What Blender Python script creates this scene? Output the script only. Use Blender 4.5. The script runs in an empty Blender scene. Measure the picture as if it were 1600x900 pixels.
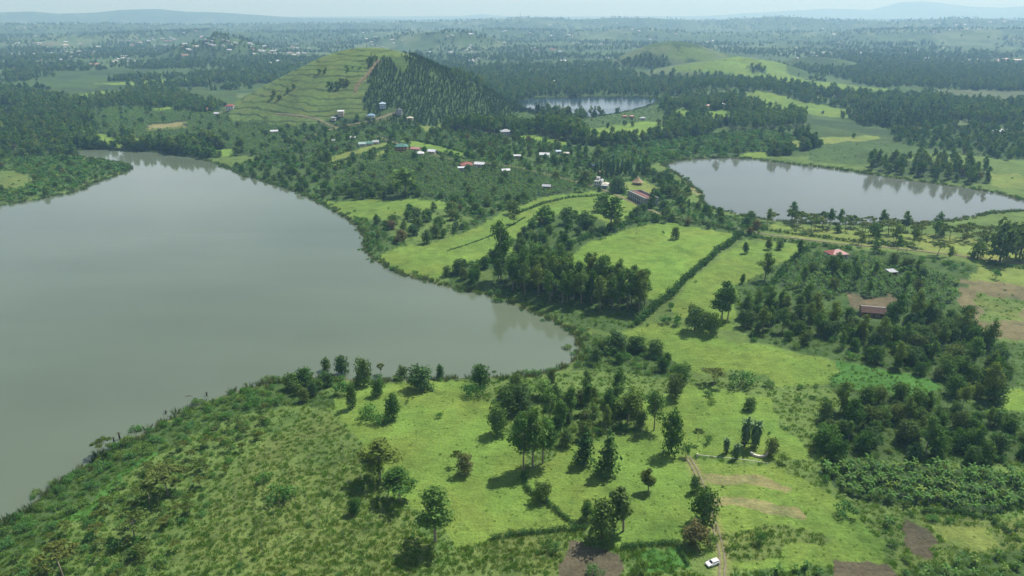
import bpy, math, random
import numpy as np
from mathutils import Vector, Matrix, Euler

R = math.radians
rng = np.random.default_rng(7)
random.seed(7)
scene = bpy.context.scene

# ------------------------------------------------------------------ camera
PW, PH = 1600.0, 900.0                 # size of the photograph in pixels
HFOV = R(71.5)
FPX = PW / 2 / math.tan(HFOV / 2)
HORIZON = 21.0                         # pixel row of the level horizon
PITCH = math.atan((PH / 2 - HORIZON) / FPX)
CAMZ = 160.0
cam_d = bpy.data.cameras.new('camera')
cam_d.sensor_width = 36.0
cam_d.angle = HFOV
cam_d.clip_start = 1.0
cam_d.clip_end = 90000.0
cam = bpy.data.objects.new('camera', cam_d)
scene.collection.objects.link(cam)
cam.location = (0, 0, CAMZ)
cam.rotation_euler = (math.pi / 2 - PITCH, 0, 0)
scene.camera = cam

# ------------------------------------------------------------------ sky, sun, exposure
SUN_EL, SUN_AZ = R(57), R(47)          # azimuth clockwise from +Y (the view direction)
world = bpy.data.worlds.new('World')
scene.world = world
world.use_nodes = True
wn, wl = world.node_tree.nodes, world.node_tree.links
wn.clear()
w_out = wn.new('ShaderNodeOutputWorld')
w_bg = wn.new('ShaderNodeBackground')
w_bg.inputs['Strength'].default_value = 0.052
sky = wn.new('ShaderNodeTexSky')
sky.sky_type = 'NISHITA'
sky.sun_disc = False
sky.sun_elevation = SUN_EL
sky.sun_rotation = SUN_AZ
sky.altitude = 1500
sky.air_density = 1.0
sky.dust_density = 3.0
sky.ozone_density = 1.0
# broken pale cloud in a flat layer over the whole dome, closing up towards the horizon as a cloud layer does
tc = wn.new('ShaderNodeTexCoord')
sep = wn.new('ShaderNodeSeparateXYZ'); wl.new(tc.outputs['Generated'], sep.inputs[0])
def wmath(op, a, b=None):
    k = wn.new('ShaderNodeMath'); k.operation = op
    for i, q in enumerate((a, b)):
        if q is None: continue
        if isinstance(q, (int, float)): k.inputs[i].default_value = q
        else: wl.new(q, k.inputs[i])
    return k.outputs[0]
zc = wmath('MAXIMUM', sep.outputs['Z'], 0.0)
den = wmath('ADD', zc, 0.12)
cmb = wn.new('ShaderNodeCombineXYZ')
wl.new(wmath('DIVIDE', sep.outputs['X'], den), cmb.inputs[0]); wl.new(wmath('DIVIDE', sep.outputs['Y'], den), cmb.inputs[1])
nz = wn.new('ShaderNodeTexNoise'); nz.inputs['Scale'].default_value = 0.9
nz.inputs['Detail'].default_value = 6; nz.inputs['Roughness'].default_value = 0.55
wl.new(cmb.outputs[0], nz.inputs['Vector'])
mrn = wn.new('ShaderNodeMapRange'); mrn.inputs['From Min'].default_value = 0.42; mrn.inputs['From Max'].default_value = 0.66
wl.new(nz.outputs['Fac'], mrn.inputs['Value'])
low = wmath('POWER', wmath('SUBTRACT', 1.0, zc), 4.0)
cover_ = wmath('MINIMUM', wmath('ADD', wmath('MULTIPLY', mrn.outputs[0], 0.35), wmath('MULTIPLY', low, 0.85)), 0.92)
mx = wn.new('ShaderNodeMixRGB'); mx.inputs[2].default_value = (16.2, 18.0, 20.0, 1)
wl.new(cover_, mx.inputs[0])
wl.new(sky.outputs[0], mx.inputs[1])
wl.new(mx.outputs[0], w_bg.inputs['Color'])
wl.new(w_bg.outputs[0], w_out.inputs['Surface'])

sun_d = bpy.data.lights.new('sun', 'SUN')
sun_d.energy = 5.0
sun_d.angle = R(0.53)
sun_d.color = (1.0, 0.97, 0.92)
sun = bpy.data.objects.new('sun', sun_d)
scene.collection.objects.link(sun)
sdir = Vector((math.sin(SUN_AZ) * math.cos(SUN_EL), math.cos(SUN_AZ) * math.cos(SUN_EL), math.sin(SUN_EL)))
sun.rotation_euler = (-sdir).to_track_quat('-Z', 'Y').to_euler()
sun.location = sdir * 2000

scene.view_settings.view_transform = 'Standard'
scene.view_settings.look = 'None'
scene.view_settings.gamma = 1
scene.view_settings.exposure = 0.30
cy = scene.cycles
cy.max_bounces = 5; cy.diffuse_bounces = 2; cy.glossy_bounces = 2
cy.transmission_bounces = 3; cy.transparent_max_bounces = 4; cy.volume_bounces = 1
cy.use_denoising = True
cy.caustics_reflective = False; cy.caustics_refractive = False

# ------------------------------------------------------------------ small helpers
col = scene.collection

def tag(o, label=None, cat=None, group=None, kind=None):
    if label: o['label'] = label
    if cat: o['category'] = cat
    if group: o['group'] = group
    if kind: o['kind'] = kind
    return o

def mesh_np(name, verts, faces, mats=(), mat_idx=None, smooth=False):
    """faces: (n,4) or (n,3) int array or list of tuples"""
    me = bpy.data.meshes.new(name)
    v = np.asarray(verts, dtype=np.float32).reshape(-1, 3)
    if isinstance(faces, np.ndarray):
        k = faces.shape[1]; nf = len(faces)
        me.vertices.add(len(v)); me.vertices.foreach_set('co', v.ravel())
        me.loops.add(nf * k); me.loops.foreach_set('vertex_index', faces.astype(np.int32).ravel())
        me.polygons.add(nf)
        me.polygons.foreach_set('loop_start', np.arange(0, nf * k, k, dtype=np.int32))
        me.polygons.foreach_set('loop_total', np.full(nf, k, dtype=np.int32))
        me.update(calc_edges=True)
    else:
        me.from_pydata(v.tolist(), [], faces)
    for m in mats: me.materials.append(m)
    if mat_idx is not None:
        me.polygons.foreach_set('material_index', np.asarray(mat_idx, dtype=np.int32))
    if smooth:
        me.polygons.foreach_set('use_smooth', np.ones(len(me.polygons), dtype=bool))
    me.update()
    return me

def link(name, data, parent=None, loc=(0, 0, 0), rotz=0.0, scale=(1, 1, 1)):
    o = bpy.data.objects.new(name, data)
    col.objects.link(o)
    o.location = loc; o.rotation_euler = (0, 0, rotz); o.scale = scale
    if parent is not None: o.parent = parent
    return o

class MB:
    """collects simple solids, builds one mesh"""
    def __init__(s): s.v = []; s.f = []; s.m = []
    def add(s, verts, faces, mi=0):
        b = len(s.v); s.v += [tuple(p) for p in verts]
        for f in faces: s.f.append(tuple(b + i for i in f)); s.m.append(mi)
    def box(s, x0, x1, y0, y1, z0, z1, mi=0):
        s.add([(x0, y0, z0), (x1, y0, z0), (x1, y1, z0), (x0, y1, z0), (x0, y0, z1), (x1, y0, z1), (x1, y1, z1), (x0, y1, z1)],
              [(0, 3, 2, 1), (4, 5, 6, 7), (0, 1, 5, 4), (1, 2, 6, 5), (2, 3, 7, 6), (3, 0, 4, 7)], mi)
    def tube(s, pts, rad, n=6, mi=0):
        pts = [Vector(p) for p in pts]; rings = []
        for i, p in enumerate(pts):
            d = (pts[min(i + 1, len(pts) - 1)] - pts[max(i - 1, 0)]).normalized()
            a = d.orthogonal().normalized(); b = d.cross(a)
            rings.append([p + (a * math.cos(2 * math.pi * k / n) + b * math.sin(2 * math.pi * k / n)) * rad[i] for k in range(n)])
        base = len(s.v)
        for r in rings: s.v += [tuple(q) for q in r]
        for i in range(len(pts) - 1):
            for k in range(n):
                k2 = (k + 1) % n
                s.f.append((base + i * n + k, base + i * n + k2, base + (i + 1) * n + k2, base + (i + 1) * n + k)); s.m.append(mi)
        s.f.append(tuple(base + (len(pts) - 1) * n + k for k in range(n))); s.m.append(mi)
    def mesh(s, name, mats, smooth=False):
        return mesh_np(name, s.v, s.f, mats, s.m, smooth)
    def build(s, name, mat, parent=None, loc=(0, 0, 0), rotz=0, smooth=False):
        return link(name, s.mesh(name, mat if isinstance(mat, (list, tuple)) else [mat], smooth), parent, loc, rotz)

# ------------------------------------------------------------------ noise
def _h(ix, iy, seed):
    n = (ix.astype(np.int64) * 374761393 + iy.astype(np.int64) * 668265263 + seed * 974634777) & 0xffffffff
    n = ((n ^ (n >> 13)) * 1274126177) & 0xffffffff
    return ((n ^ (n >> 16)) & 0xffff) / 65535.0

def vnoise(x, y, seed=0):
    xi, yi = np.floor(x), np.floor(y)
    fx, fy = x - xi, y - yi
    fx = fx * fx * (3 - 2 * fx); fy = fy * fy * (3 - 2 * fy)
    a = _h(xi, yi, seed); b = _h(xi + 1, yi, seed); c = _h(xi, yi + 1, seed); d = _h(xi + 1, yi + 1, seed)
    return (a * (1 - fx) + b * fx) * (1 - fy) + (c * (1 - fx) + d * fx) * fy

def fbm(x, y, seed=0, o=3):
    s = 0; amp = 1; tot = 0
    for i in range(o):
        s = s + amp * vnoise(x * 2 ** i + 17.3 * i, y * 2 ** i - 9.1 * i, seed + i); tot += amp; amp *= 0.5
    return s / tot

def sstep(a, b, x):
    t = np.clip((x - a) / (b - a), 0, 1)
    return t * t * (3 - 2 * t)

# ------------------------------------------------------------------ photo pixel <-> place
cp, sp = math.cos(PITCH), math.sin(PITCH)

def ray(px, py):
    a = (np.asarray(px, float) - PW / 2) / FPX; b = (PH / 2 - np.asarray(py, float)) / FPX
    return np.stack([a, cp + b * sp, -sp + b * cp], -1)

def project(p):
    p = np.asarray(p, float).reshape(-1, 3) - np.array([0, 0, CAMZ])
    d = p[:, 1] * cp - p[:, 2] * sp
    u = p[:, 1] * sp + p[:, 2] * cp
    return np.stack([PW / 2 + FPX * p[:, 0] / d, PH / 2 - FPX * u / d, d], -1)

def on_plane(px, py, z=0.0):
    d = ray(px, py); t = (z - CAMZ) / d[..., 2]
    return np.stack([d[..., 0] * t, d[..., 1] * t], -1)

def chaikin(P, n=2):
    P = np.asarray(P, float)
    for _ in range(n):
        Q = np.roll(P, -1, 0)
        P = np.stack([P * 0.75 + Q * 0.25, P * 0.25 + Q * 0.75], 1).reshape(-1, 2)
    return P

def inside(x, y, P):
    x = np.asarray(x); res = np.zeros(x.shape, bool)
    lo, hi = P.min(0), P.max(0)
    m = (x >= lo[0]) & (x <= hi[0]) & (y >= lo[1]) & (y <= hi[1])
    if not m.any(): return res
    xs, ys = x[m], y[m]; r = np.zeros(xs.shape, bool)
    for i in range(len(P)):
        x0, y0 = P[i - 1]; x1, y1 = P[i]
        if y0 == y1: continue
        c = (y0 > ys) != (y1 > ys)
        r ^= c & (xs < (x1 - x0) * (ys - y0) / (y1 - y0) + x0)
    res[m] = r
    return res

def dist_line(x, y, P, closed=False):
    x = np.asarray(x, float); best = np.full(x.shape, 1e9)
    for i in range(0 if closed else 1, len(P)):
        a, b = P[i - 1], P[i]; ab = b - a; L = (ab * ab).sum() + 1e-9
        t = np.clip(((x - a[0]) * ab[0] + (y - a[1]) * ab[1]) / L, 0, 1)
        best = np.minimum(best, (x - a[0] - t * ab[0]) ** 2 + (y - a[1] - t * ab[1]) ** 2)
    return np.sqrt(best)

# ------------------------------------------------------------------ lakes (outlines at water level)
LAKE1 = [(-260, 1010), (-60, 860), (0, 822), (40, 795), (70, 772), (108, 745), (140, 722), (165, 706), (200, 690), (240, 668), (280, 645), (330, 624),
         (380, 608), (430, 596), (480, 590), (520, 590), (560, 594), (605, 594), (650, 592), (700, 592), (740, 590), (790, 587), (830, 585), (862, 581),
         (886, 571), (900, 556), (905, 543), (898, 525), (880, 510), (850, 495), (815, 481), (790, 471), (765, 462), (735, 457), (700, 449), (660, 437),
         (625, 428), (600, 417), (578, 402), (566, 387), (570, 371), (560, 355), (540, 340), (510, 322), (480, 307), (450, 295), (410, 282), (380, 274),
         (355, 262), (330, 253), (290, 244), (250, 238), (200, 235), (150, 233), (115, 235), (105, 240), (130, 247), (165, 250), (200, 256), (208, 264),
         (180, 275), (145, 286), (130, 297), (100, 304), (50, 313), (0, 322), (-150, 345), (-420, 420), (-600, 560)]
LAKE2 = [(1036, 257), (1055, 252), (1075, 249), (1110, 247), (1160, 247), (1200, 252), (1250, 258), (1310, 265), (1370, 274), (1430, 283), (1500, 292),
         (1560, 302), (1600, 314), (1660, 322), (1640, 328), (1600, 329), (1560, 332), (1525, 336), (1487, 345), (1446, 350), (1400, 352), (1350, 352),
         (1290, 350), (1230, 347), (1182, 341), (1150, 334), (1107, 323), (1095, 313), (1100, 301), (1082, 291), (1070, 279), (1050, 268)]
LAKE3 = [(806, 157), (850, 153), (900, 152), (960, 151), (1015, 151), (1034, 155), (1020, 163), (995, 171), (950, 180), (915, 183), (880, 181), (830, 175), (811, 167)]
LAKES = [chaikin(on_plane(*np.array(L, float).T), 1) for L in (LAKE1, LAKE2, LAKE3)]

def shore(x, y):
    """signed distance to the water's edge, positive on land (capped at 400 m)"""
    x = np.asarray(x, float); y = np.asarray(y, float)
    sd = np.full(x.shape, 400.0)
    for P in LAKES:
        lo, hi = P.min(0) - 150, P.max(0) + 150
        m = (x > lo[0]) & (x < hi[0]) & (y > lo[1]) & (y < hi[1])
        if not m.any(): continue
        d = dist_line(x[m], y[m], P, True)
        d = np.where(inside(x[m], y[m], P), -d, d)
        sd[m] = np.minimum(sd[m], d)
    return sd

# ------------------------------------------------------------------ height of the land
def polar(px, r):
    a = math.atan2((px - PW / 2) / FPX, 1.045)   # azimuth of a pixel column a little below the horizon
    return r * math.sin(a), r * math.cos(a)

def hill(px, r, rx, ry, h, a=0.35, rot=0.0):
    x, y = polar(px, r); return (x, y, rx, ry, h, a, rot)

HILLS = [hill(580, 1270, 258, 240, 103, 0.34),      # the terraced cone hill
         hill(1075, 2330, 270, 220, 50, 1.0), hill(1030, 2250, 190, 150, 36, 0.5),
         hill(1112, 1960, 220, 120, 40, 1.0), hill(1172, 2110, 170, 110, 38, 1.0), hill(1275, 2500, 160, 110, 26, 0.6),
         hill(1215, 1700, 260, 260, 14, 0.6), hill(1150, 1500, 120, 200, 14, 0.6),
         hill(350, 3000, 230, 200, 72, 0.35), hill(712, 3700, 320, 260, 72, 0.5), hill(640, 3900, 260, 220, 50, 0.5),
         hill(690, 860, 260, 190, 11, 0.6), hill(1130, 1260, 160, 90, 12, 0.6)]
RIDGES = [  # (distance, half width, [(pixel column, pixel row of the crest)])
    (5200, 900, [(0, 60), (200, 52), (330, 48), (420, 52), (600, 50), (760, 46), (900, 50), (1000, 44), (1100, 52), (1250, 52), (1400, 46), (1600, 46)]),
    (7500, 1300, [(-100, 40), (150, 37), (300, 40), (420, 38), (560, 36), (700, 33), (790, 29), (840, 27), (900, 31), (960, 28), (1020, 29), (1100, 33), (1180, 28), (1230, 26), (1300, 31), (1400, 33), (1500, 28), (1600, 31), (1700, 33)]),
    (13500, 2400, [(-200, 20), (0, 19), (50, 18), (90, 21), (150, 20), (190, 16), (245, 14), (290, 18), (340, 19), (400, 23), (470, 28), (560, 29), (650, 31), (720, 29), (760, 30), (850, 31), (1000, 30), (1100, 31), (1200, 29), (1330, 30), (1600, 28), (1800, 24)]),
    (24000, 3000, [(-300, 24), (500, 26), (720, 25), (750, 22), (800, 26), (1100, 25), (1240, 16), (1290, 13), (1360, 15), (1400, 4), (1440, 2), (1500, 9), (1560, 12), (1650, 6), (1900, 14)]),
]

def height(x, y, sd=None):
    x = np.asarray(x, float); y = np.asarray(y, float)
    if sd is None: sd = shore(x, y)
    r = np.hypot(x, y)
    s = sstep(8, 130, sd)
    h = np.clip(sd * 0.11, -4, 1.8)
    h = h + s * (1.0 + 5.0 * fbm(x / 190, y / 190, 3, 2)) + sstep(4, 30, sd) * 0.9 * (vnoise(x / 23, y / 23, 5) - 0.5)
    h = h + sstep(1500, 4500, r) * 34 * (fbm(x / 900, y / 900, 11, 3) - 0.42)
    fx_, fy_ = polar(915, 1130)
    h = h - np.clip(h - 1.0, 0, None) * 0.85 * np.exp(-(((x - fx_) / 210) ** 2 + ((y - fy_) / 150) ** 2))       # low ground before the far lake
    for (cx, cy_, rx, ry, hh, a, rot) in HILLS:
        dx, dy = x - cx, y - cy_
        m = (np.abs(dx) < 1.5 * rx) & (np.abs(dy) < 1.5 * ry)
        if not m.any(): continue
        t = np.sqrt((dx[m] / rx) ** 2 + (dy[m] / ry) ** 2)
        t = t * (1 + 0.10 * (fbm(x[m] / (0.45 * rx), y[m] / (0.45 * rx), 21, 2) - 0.5))
        p = 1 - (np.sqrt(t * t + a * a) - a) / (math.sqrt(1 + a * a) - a)
        p = np.where(p > 0.12, p, 0.12 * np.exp((p - 0.12) / 0.12))     # soft foot
        p = p * (1 - sstep(1.25, 1.5, t))
        h[m] = h[m] + hh * p * sstep(2, 60, sd[m])
    az = np.arctan2(x, y)
    for (D, w, pts) in RIDGES:
        m = (r > D - w) & (r < D + 2 * w)
        if not m.any(): continue
        pts = np.array(pts, float)
        pa = np.arctan2((pts[:, 0] - PW / 2) / FPX, 1 / cp)
        tz = CAMZ + D * ray(pts[:, 0], pts[:, 1])[:, 2] / np.hypot(ray(pts[:, 0], pts[:, 1])[:, 0], ray(pts[:, 0], pts[:, 1])[:, 1])
        crest = np.interp(az[m], pa, tz)
        crest = crest * (0.94 + 0.12 * fbm(x[m] / 700, y[m] / 700, 31, 3))
        k = (r[m] - D) / w
        b = np.where(k < 0, sstep(-1, 0, k), sstep(2, 0, k))
        h[m] = h[m] * (1 - b) + crest * b
    return h

def unproject(pts):
    """where the ray through each photo pixel meets the land"""
    pts = np.asarray(pts, float).reshape(-1, 2)
    d = ray(pts[:, 0], pts[:, 1])
    d = d / np.hypot(d[:, 0], d[:, 1])[:, None]         # unit ground distance
    rr = np.concatenate([np.arange(120, 1800, 8.0), np.geomspace(1800, 30000, 160)])
    X = d[:, 0:1] * rr; Y = d[:, 1:2] * rr; Z = CAMZ + d[:, 2:3] * rr
    Hh = height(X.ravel(), Y.ravel()).reshape(X.shape)
    below = Z <= np.maximum(Hh, 0.0)
    k = np.where(below.any(1), below.argmax(1), len(rr) - 1)
    k = np.clip(k, 1, None)
    lo, hi = rr[k - 1], rr[k]
    for _ in range(9):
        mid = (lo + hi) / 2
        b = CAMZ + d[:, 2] * mid <= np.maximum(height(d[:, 0] * mid, d[:, 1] * mid), 0.0)
        hi = np.where(b, mid, hi); lo = np.where(b, lo, mid)
    x, y = d[:, 0] * hi, d[:, 1] * hi
    return np.stack([x, y, np.maximum(height(x, y), 0.0)], -1)

# ------------------------------------------------------------------ materials
def new_mat(name):
    m = bpy.data.materials.new(name); m.use_nodes = True
    n = m.node_tree.nodes; n.clear()
    return m, n, m.node_tree.links

def leaf_mat(name, cols, trans=0.30, gloss=0.0, var=0.72, rough=0.45):
    """cols: greens picked at random per plant; 'tint' varies leaf by leaf"""
    m, n, l = new_mat(name)
    out = n.new('ShaderNodeOutputMaterial')
    oi = n.new('ShaderNodeObjectInfo')
    r = n.new('ShaderNodeValToRGB'); r.color_ramp.interpolation = 'LINEAR'
    els = r.color_ramp.elements
    while len(els) < len(cols): els.new(0.5)
    for i, c in enumerate(cols):
        els[i].position = i / (len(cols) - 1); els[i].color = (*c, 1)
    l.new(oi.outputs['Random'], r.inputs[0])
    at = n.new('ShaderNodeAttribute'); at.attribute_name = 'tint'
    ma = n.new('ShaderNodeMath'); ma.operation = 'MULTIPLY_ADD'
    ma.inputs[1].default_value = 2 * var; ma.inputs[2].default_value = 1 - var
    l.new(at.outputs['Fac'], ma.inputs[0])
    vm = n.new('ShaderNodeVectorMath'); vm.operation = 'SCALE'
    l.new(r.outputs[0], vm.inputs[0]); l.new(ma.outputs[0], vm.inputs['Scale'])
    d = n.new('ShaderNodeBsdfDiffuse'); t = n.new('ShaderNodeBsdfTranslucent')
    tv = n.new('ShaderNodeVectorMath'); tv.operation = 'MULTIPLY'; tv.inputs[1].default_value = (1.25, 1.25, 0.6)
    l.new(vm.outputs[0], d.inputs['Color']); l.new(vm.outputs[0], tv.inputs[0]); l.new(tv.outputs[0], t.inputs['Color'])
    mx = n.new('ShaderNodeMixShader'); mx.inputs[0].default_value = trans
    l.new(d.outputs[0], mx.inputs[1]); l.new(t.outputs[0], mx.inputs[2])
    last = mx
    if gloss:
        g = n.new('ShaderNodeBsdfGlossy'); g.inputs['Roughness'].default_value = rough
        g.inputs['Color'].default_value = (0.9, 0.95, 0.9, 1)
        m2 = n.new('ShaderNodeMixShader'); m2.inputs[0].default_value = gloss
        l.new(mx.outputs[0], m2.inputs[1]); l.new(g.outputs[0], m2.inputs[2]); last = m2
    l.new(last.outputs[0], out.inputs['Surface'])
    return m

def plain_mat(name, c, rough=0.8, noise=0.25, scale=3.0, metal=0.0, spec=0.3):
    m, n, l = new_mat(name)
    out = n.new('ShaderNodeOutputMaterial'); b = n.new('ShaderNodeBsdfPrincipled')
    b.inputs['Roughness'].default_value = rough; b.inputs['Metallic'].default_value = metal
    b.inputs['Specular IOR Level'].default_value = spec
    tcn = n.new('ShaderNodeTexCoord'); nn = n.new('ShaderNodeTexNoise'); nn.inputs['Scale'].default_value = scale
    nn.inputs['Detail'].default_value = 5
    mr = n.new('ShaderNodeMapRange'); mr.inputs['From Min'].default_value = 0.25; mr.inputs['From Max'].default_value = 0.75
    mr.inputs['To Min'].default_value = 1 - noise; mr.inputs['To Max'].default_value = 1 + noise
    vm = n.new('ShaderNodeVectorMath'); vm.operation = 'SCALE'; vm.inputs[0].default_value = c
    l.new(tcn.outputs['Object'], nn.inputs['Vector']); l.new(nn.outputs['Fac'], mr.inputs['Value'])
    l.new(mr.outputs[0], vm.inputs['Scale']); l.new(vm.outputs[0], b.inputs['Base Color'])
    l.new(b.outputs[0], out.inputs['Surface'])
    return m

M_BARK = plain_mat('bark', (0.13, 0.10, 0.075), 0.9, 0.3, 1.2)
M_BARKP = plain_mat('pale_bark', (0.24, 0.20, 0.16), 0.85, 0.3, 1.2)
L_EUC = leaf_mat('eucalyptus_leaf', [(0.056, 0.118, 0.026), (0.076, 0.152, 0.034), (0.105, 0.183, 0.045), (0.142, 0.191, 0.042), (0.065, 0.142, 0.037)], 0.25)
L_BROAD = leaf_mat('broad_leaf', [(0.043, 0.101, 0.022), (0.067, 0.138, 0.030), (0.092, 0.149, 0.040), (0.059, 0.116, 0.045), (0.108, 0.143, 0.042), (0.054, 0.132, 0.030)], 0.28)
L_ACAC = leaf_mat('feathery_leaf', [(0.083, 0.128, 0.030), (0.112, 0.143, 0.030), (0.075, 0.135, 0.042), (0.128, 0.147, 0.036)], 0.28)
L_SHRUB = leaf_mat('shrub_leaf', [(0.056, 0.135, 0.030), (0.088, 0.199, 0.043), (0.072, 0.170, 0.051), (0.136, 0.207, 0.046), (0.064, 0.156, 0.046)], 0.28)
L_BROWN = leaf_mat('russet_leaf', [(0.135, 0.130, 0.055), (0.150, 0.125, 0.06), (0.120, 0.140, 0.055)], 0.28)
L_BANANA = leaf_mat('banana_leaf', [(0.091, 0.201, 0.039), (0.116, 0.238, 0.044), (0.098, 0.207, 0.055), (0.183, 0.275, 0.051)], 0.36, 0.008, 0.5, 0.5)
L_PINE = leaf_mat('pine_needle', [(0.036, 0.08, 0.024), (0.05, 0.1, 0.028), (0.064, 0.118, 0.03)], 0.18)
L_PALM = leaf_mat('palm_leaf', [(0.048, 0.112, 0.029), (0.064, 0.136, 0.035)], 0.22, 0.05)
L_REED = leaf_mat('reed_blade', [(0.119, 0.175, 0.063), (0.091, 0.161, 0.056), (0.161, 0.189, 0.084), (0.077, 0.154, 0.042)], 0.30)
L_GRASS = leaf_mat('tall_grass', [(0.157, 0.299, 0.041), (0.118, 0.264, 0.035), (0.211, 0.299, 0.052), (0.086, 0.209, 0.035), (0.188, 0.236, 0.052)], 0.30)
L_HEDGE = leaf_mat('hedge_leaf', [(0.048, 0.106, 0.029), (0.064, 0.136, 0.038)], 0.25)

# ------------------------------------------------------------------ land cover (photo pixel outlines -> places)
G = dict(meadow=(0.120, 0.202, 0.038), bright=(0.130, 0.222, 0.039), yellow=(0.148, 0.205, 0.050), dry=(0.200, 0.190, 0.080), soil=(0.100, 0.088, 0.056),
         red=(0.130, 0.108, 0.062), scrub=(0.105, 0.160, 0.042), thicket=(0.060, 0.104, 0.030), wood=(0.055, 0.092, 0.028),
         banana=(0.044, 0.076, 0.028), marsh=(0.095, 0.120, 0.062), herb=(0.060, 0.150, 0.030), ochre=(0.150, 0.135, 0.070), hillgrass=(0.106, 0.166, 0.044), olive=(0.104, 0.158, 0.042))
REG = []        # (name of the place, outline px, ground or None, vegetation list)
def reg(place, poly, ground=None, veg=()):
    REG.append([place, poly, ground, list(veg)])

# far to near; later outlines lie over earlier ones
reg('in the hazy farmland beyond the hill', [(-900, 60), (2500, 60), (2500, 240), (-900, 240)], 'wood', [('euc', 26, 10, 19), ('broad', 20, 6, 11), ('shrub', 16, 2, 4)])
reg('in the dark forest left of the far arm', [(-200, 165), (100, 168), (145, 200), (120, 240), (60, 250), (0, 250), (-200, 270)], 'wood', [('broad', 13, 7, 13), ('euc', 22, 12, 18), ('shrub', 9, 2, 4)])
reg('in the banana gardens beyond the lake', [(140, 168), (330, 160), (395, 172), (440, 190), (500, 200), (530, 225), (440, 245), (380, 240), (320, 222), (150, 212)], 'banana', [('banana', 4.2, 3.5, 5.5), ('broad', 34, 6, 10)])
reg('in the forest strip above the banana gardens', [(120, 150), (250, 138), (390, 150), (380, 165), (200, 168), (130, 172)], 'wood', [('euc', 17, 13, 20), ('broad', 16, 7, 12), ('shrub', 9, 2, 4)])
reg('bright strip', [(138, 131), (240, 125), (340, 121), (385, 121), (300, 127), (200, 133)], 'bright')
reg('field', [(110, 150), (160, 142), (215, 146), (150, 155), (112, 160)], 'bright')
reg('field', [(240, 170), (275, 167), (270, 173), (238, 174)], 'bright')
reg('field', [(-40, 163), (30, 168), (28, 173), (-40, 170)], 'yellow')
reg('field', [(230, 195), (290, 190), (288, 200), (232, 204)], 'dry')
reg('field', [(272, 68), (300, 66), (298, 72), (276, 74)], 'bright')
reg('shore meadow', [(140, 210), (160, 209), (175, 215), (290, 218), (285, 230), (200, 233), (145, 228)], 'bright')
reg('field', [(315, 230), (370, 235), (365, 245), (325, 242)], 'bright')
# the cone hill
reg('on the cone hill', [(355, 176), (400, 150), (450, 122), (500, 98), (550, 86), (600, 84), (650, 100), (720, 132), (815, 178), (800, 200), (720, 198), (600, 175), (470, 178)], 'hillgrass')
reg('in the pine plantation on the cone hill', [(618, 100), (650, 106), (700, 130), (760, 158), (812, 184), (800, 208), (740, 204), (690, 190), (620, 172), (592, 160), (590, 142), (605, 122)], 'thicket', [('pine', 4.7, 4.0, 8.0)])
reg('in a dark thicket on the terraced hill', [(510, 134), (530, 128), (556, 128), (556, 134), (520, 142)], None, [('broad', 7, 6, 9)])
reg('on the left shoulder of the terraced hill', [(420, 150), (440, 142), (470, 132), (478, 140), (450, 152), (420, 160)], None, [('broad', 15, 6, 10)])
reg('high on the left flank of the terraced hill', [(495, 112), (520, 102), (530, 108), (500, 118)], None, [('broad', 12, 5, 8)])
reg('below the crest of the terraced hill', [(540, 104), (580, 106), (572, 116), (536, 114)], None, [('shrub', 10, 2, 5)])
# far lake surroundings
reg('in the woods behind the far lake', [(700, 118), (800, 122), (900, 116), (1000, 118), (1090, 122), (1140, 140), (1060, 150), (1020, 150), (960, 149), (850, 151), (800, 152), (740, 145)], 'wood', [('euc', 20, 14, 22), ('broad', 16, 7, 13), ('shrub', 10, 2, 4)])
reg('on the near bank of the far lake', [(798, 176), (830, 178), (915, 186), (985, 173), (1030, 160), (1045, 192), (1005, 190), (912, 203), (905, 210), (838, 204), (800, 196)], 'thicket', [('shrub', 9, 1.0, 2.2), ('broad', 60, 3, 5)])
reg('on the meadow by the far lake', [(912, 203), (960, 196), (1005, 190), (1040, 192), (1042, 212), (990, 222), (930, 224), (908, 216)], 'bright', [('broad', 38, 6, 10)])
reg('meadow', [(805, 213), (850, 210), (890, 215), (890, 228), (850, 236), (815, 228)], 'bright')
reg('meadow', [(1060, 168), (1080, 172), (1082, 190), (1070, 196), (1050, 180)], 'bright')
reg('meadow', [(1110, 175), (1145, 170), (1150, 192), (1120, 196), (1095, 186)], 'bright')
reg('in the dark grove below the pines', [(705, 205), (740, 200), (790, 212), (785, 226), (730, 222), (705, 214)], 'wood', [('euc', 9, 18, 25)])
reg('in the tall grove before the far lake', [(838, 205), (860, 200), (905, 205), (905, 222), (870, 220), (840, 212)], 'wood', [('euc', 9, 20, 27)])
reg('in the belt on the right of the far lake', [(1042, 166), (1070, 150), (1120, 152), (1150, 158), (1130, 168), (1060, 172)], 'wood', [('euc', 14, 12, 18), ('broad', 12, 8, 12)])
reg('meadow', [(1050, 104), (1100, 98), (1190, 92), (1230, 110), (1290, 128), (1340, 135), (1400, 140), (1330, 148), (1260, 138), (1190, 128), (1120, 116), (1060, 112)], 'meadow', [('shrub', 60, 2, 4)])
reg('in the crater thicket between the green ridges', [(1165, 103), (1195, 106), (1200, 116), (1175, 114)], 'wood', [('broad', 14, 7, 10)])
reg('crest', [(1040, 80), (1110, 80), (1135, 92), (1090, 96), (1045, 88)], 'scrub')
reg('in the wood on the left flank of the green ridge', [(975, 96), (1010, 86), (1045, 90), (1050, 102), (1000, 108), (975, 106)], 'wood', [('broad', 14, 9, 13)])
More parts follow.
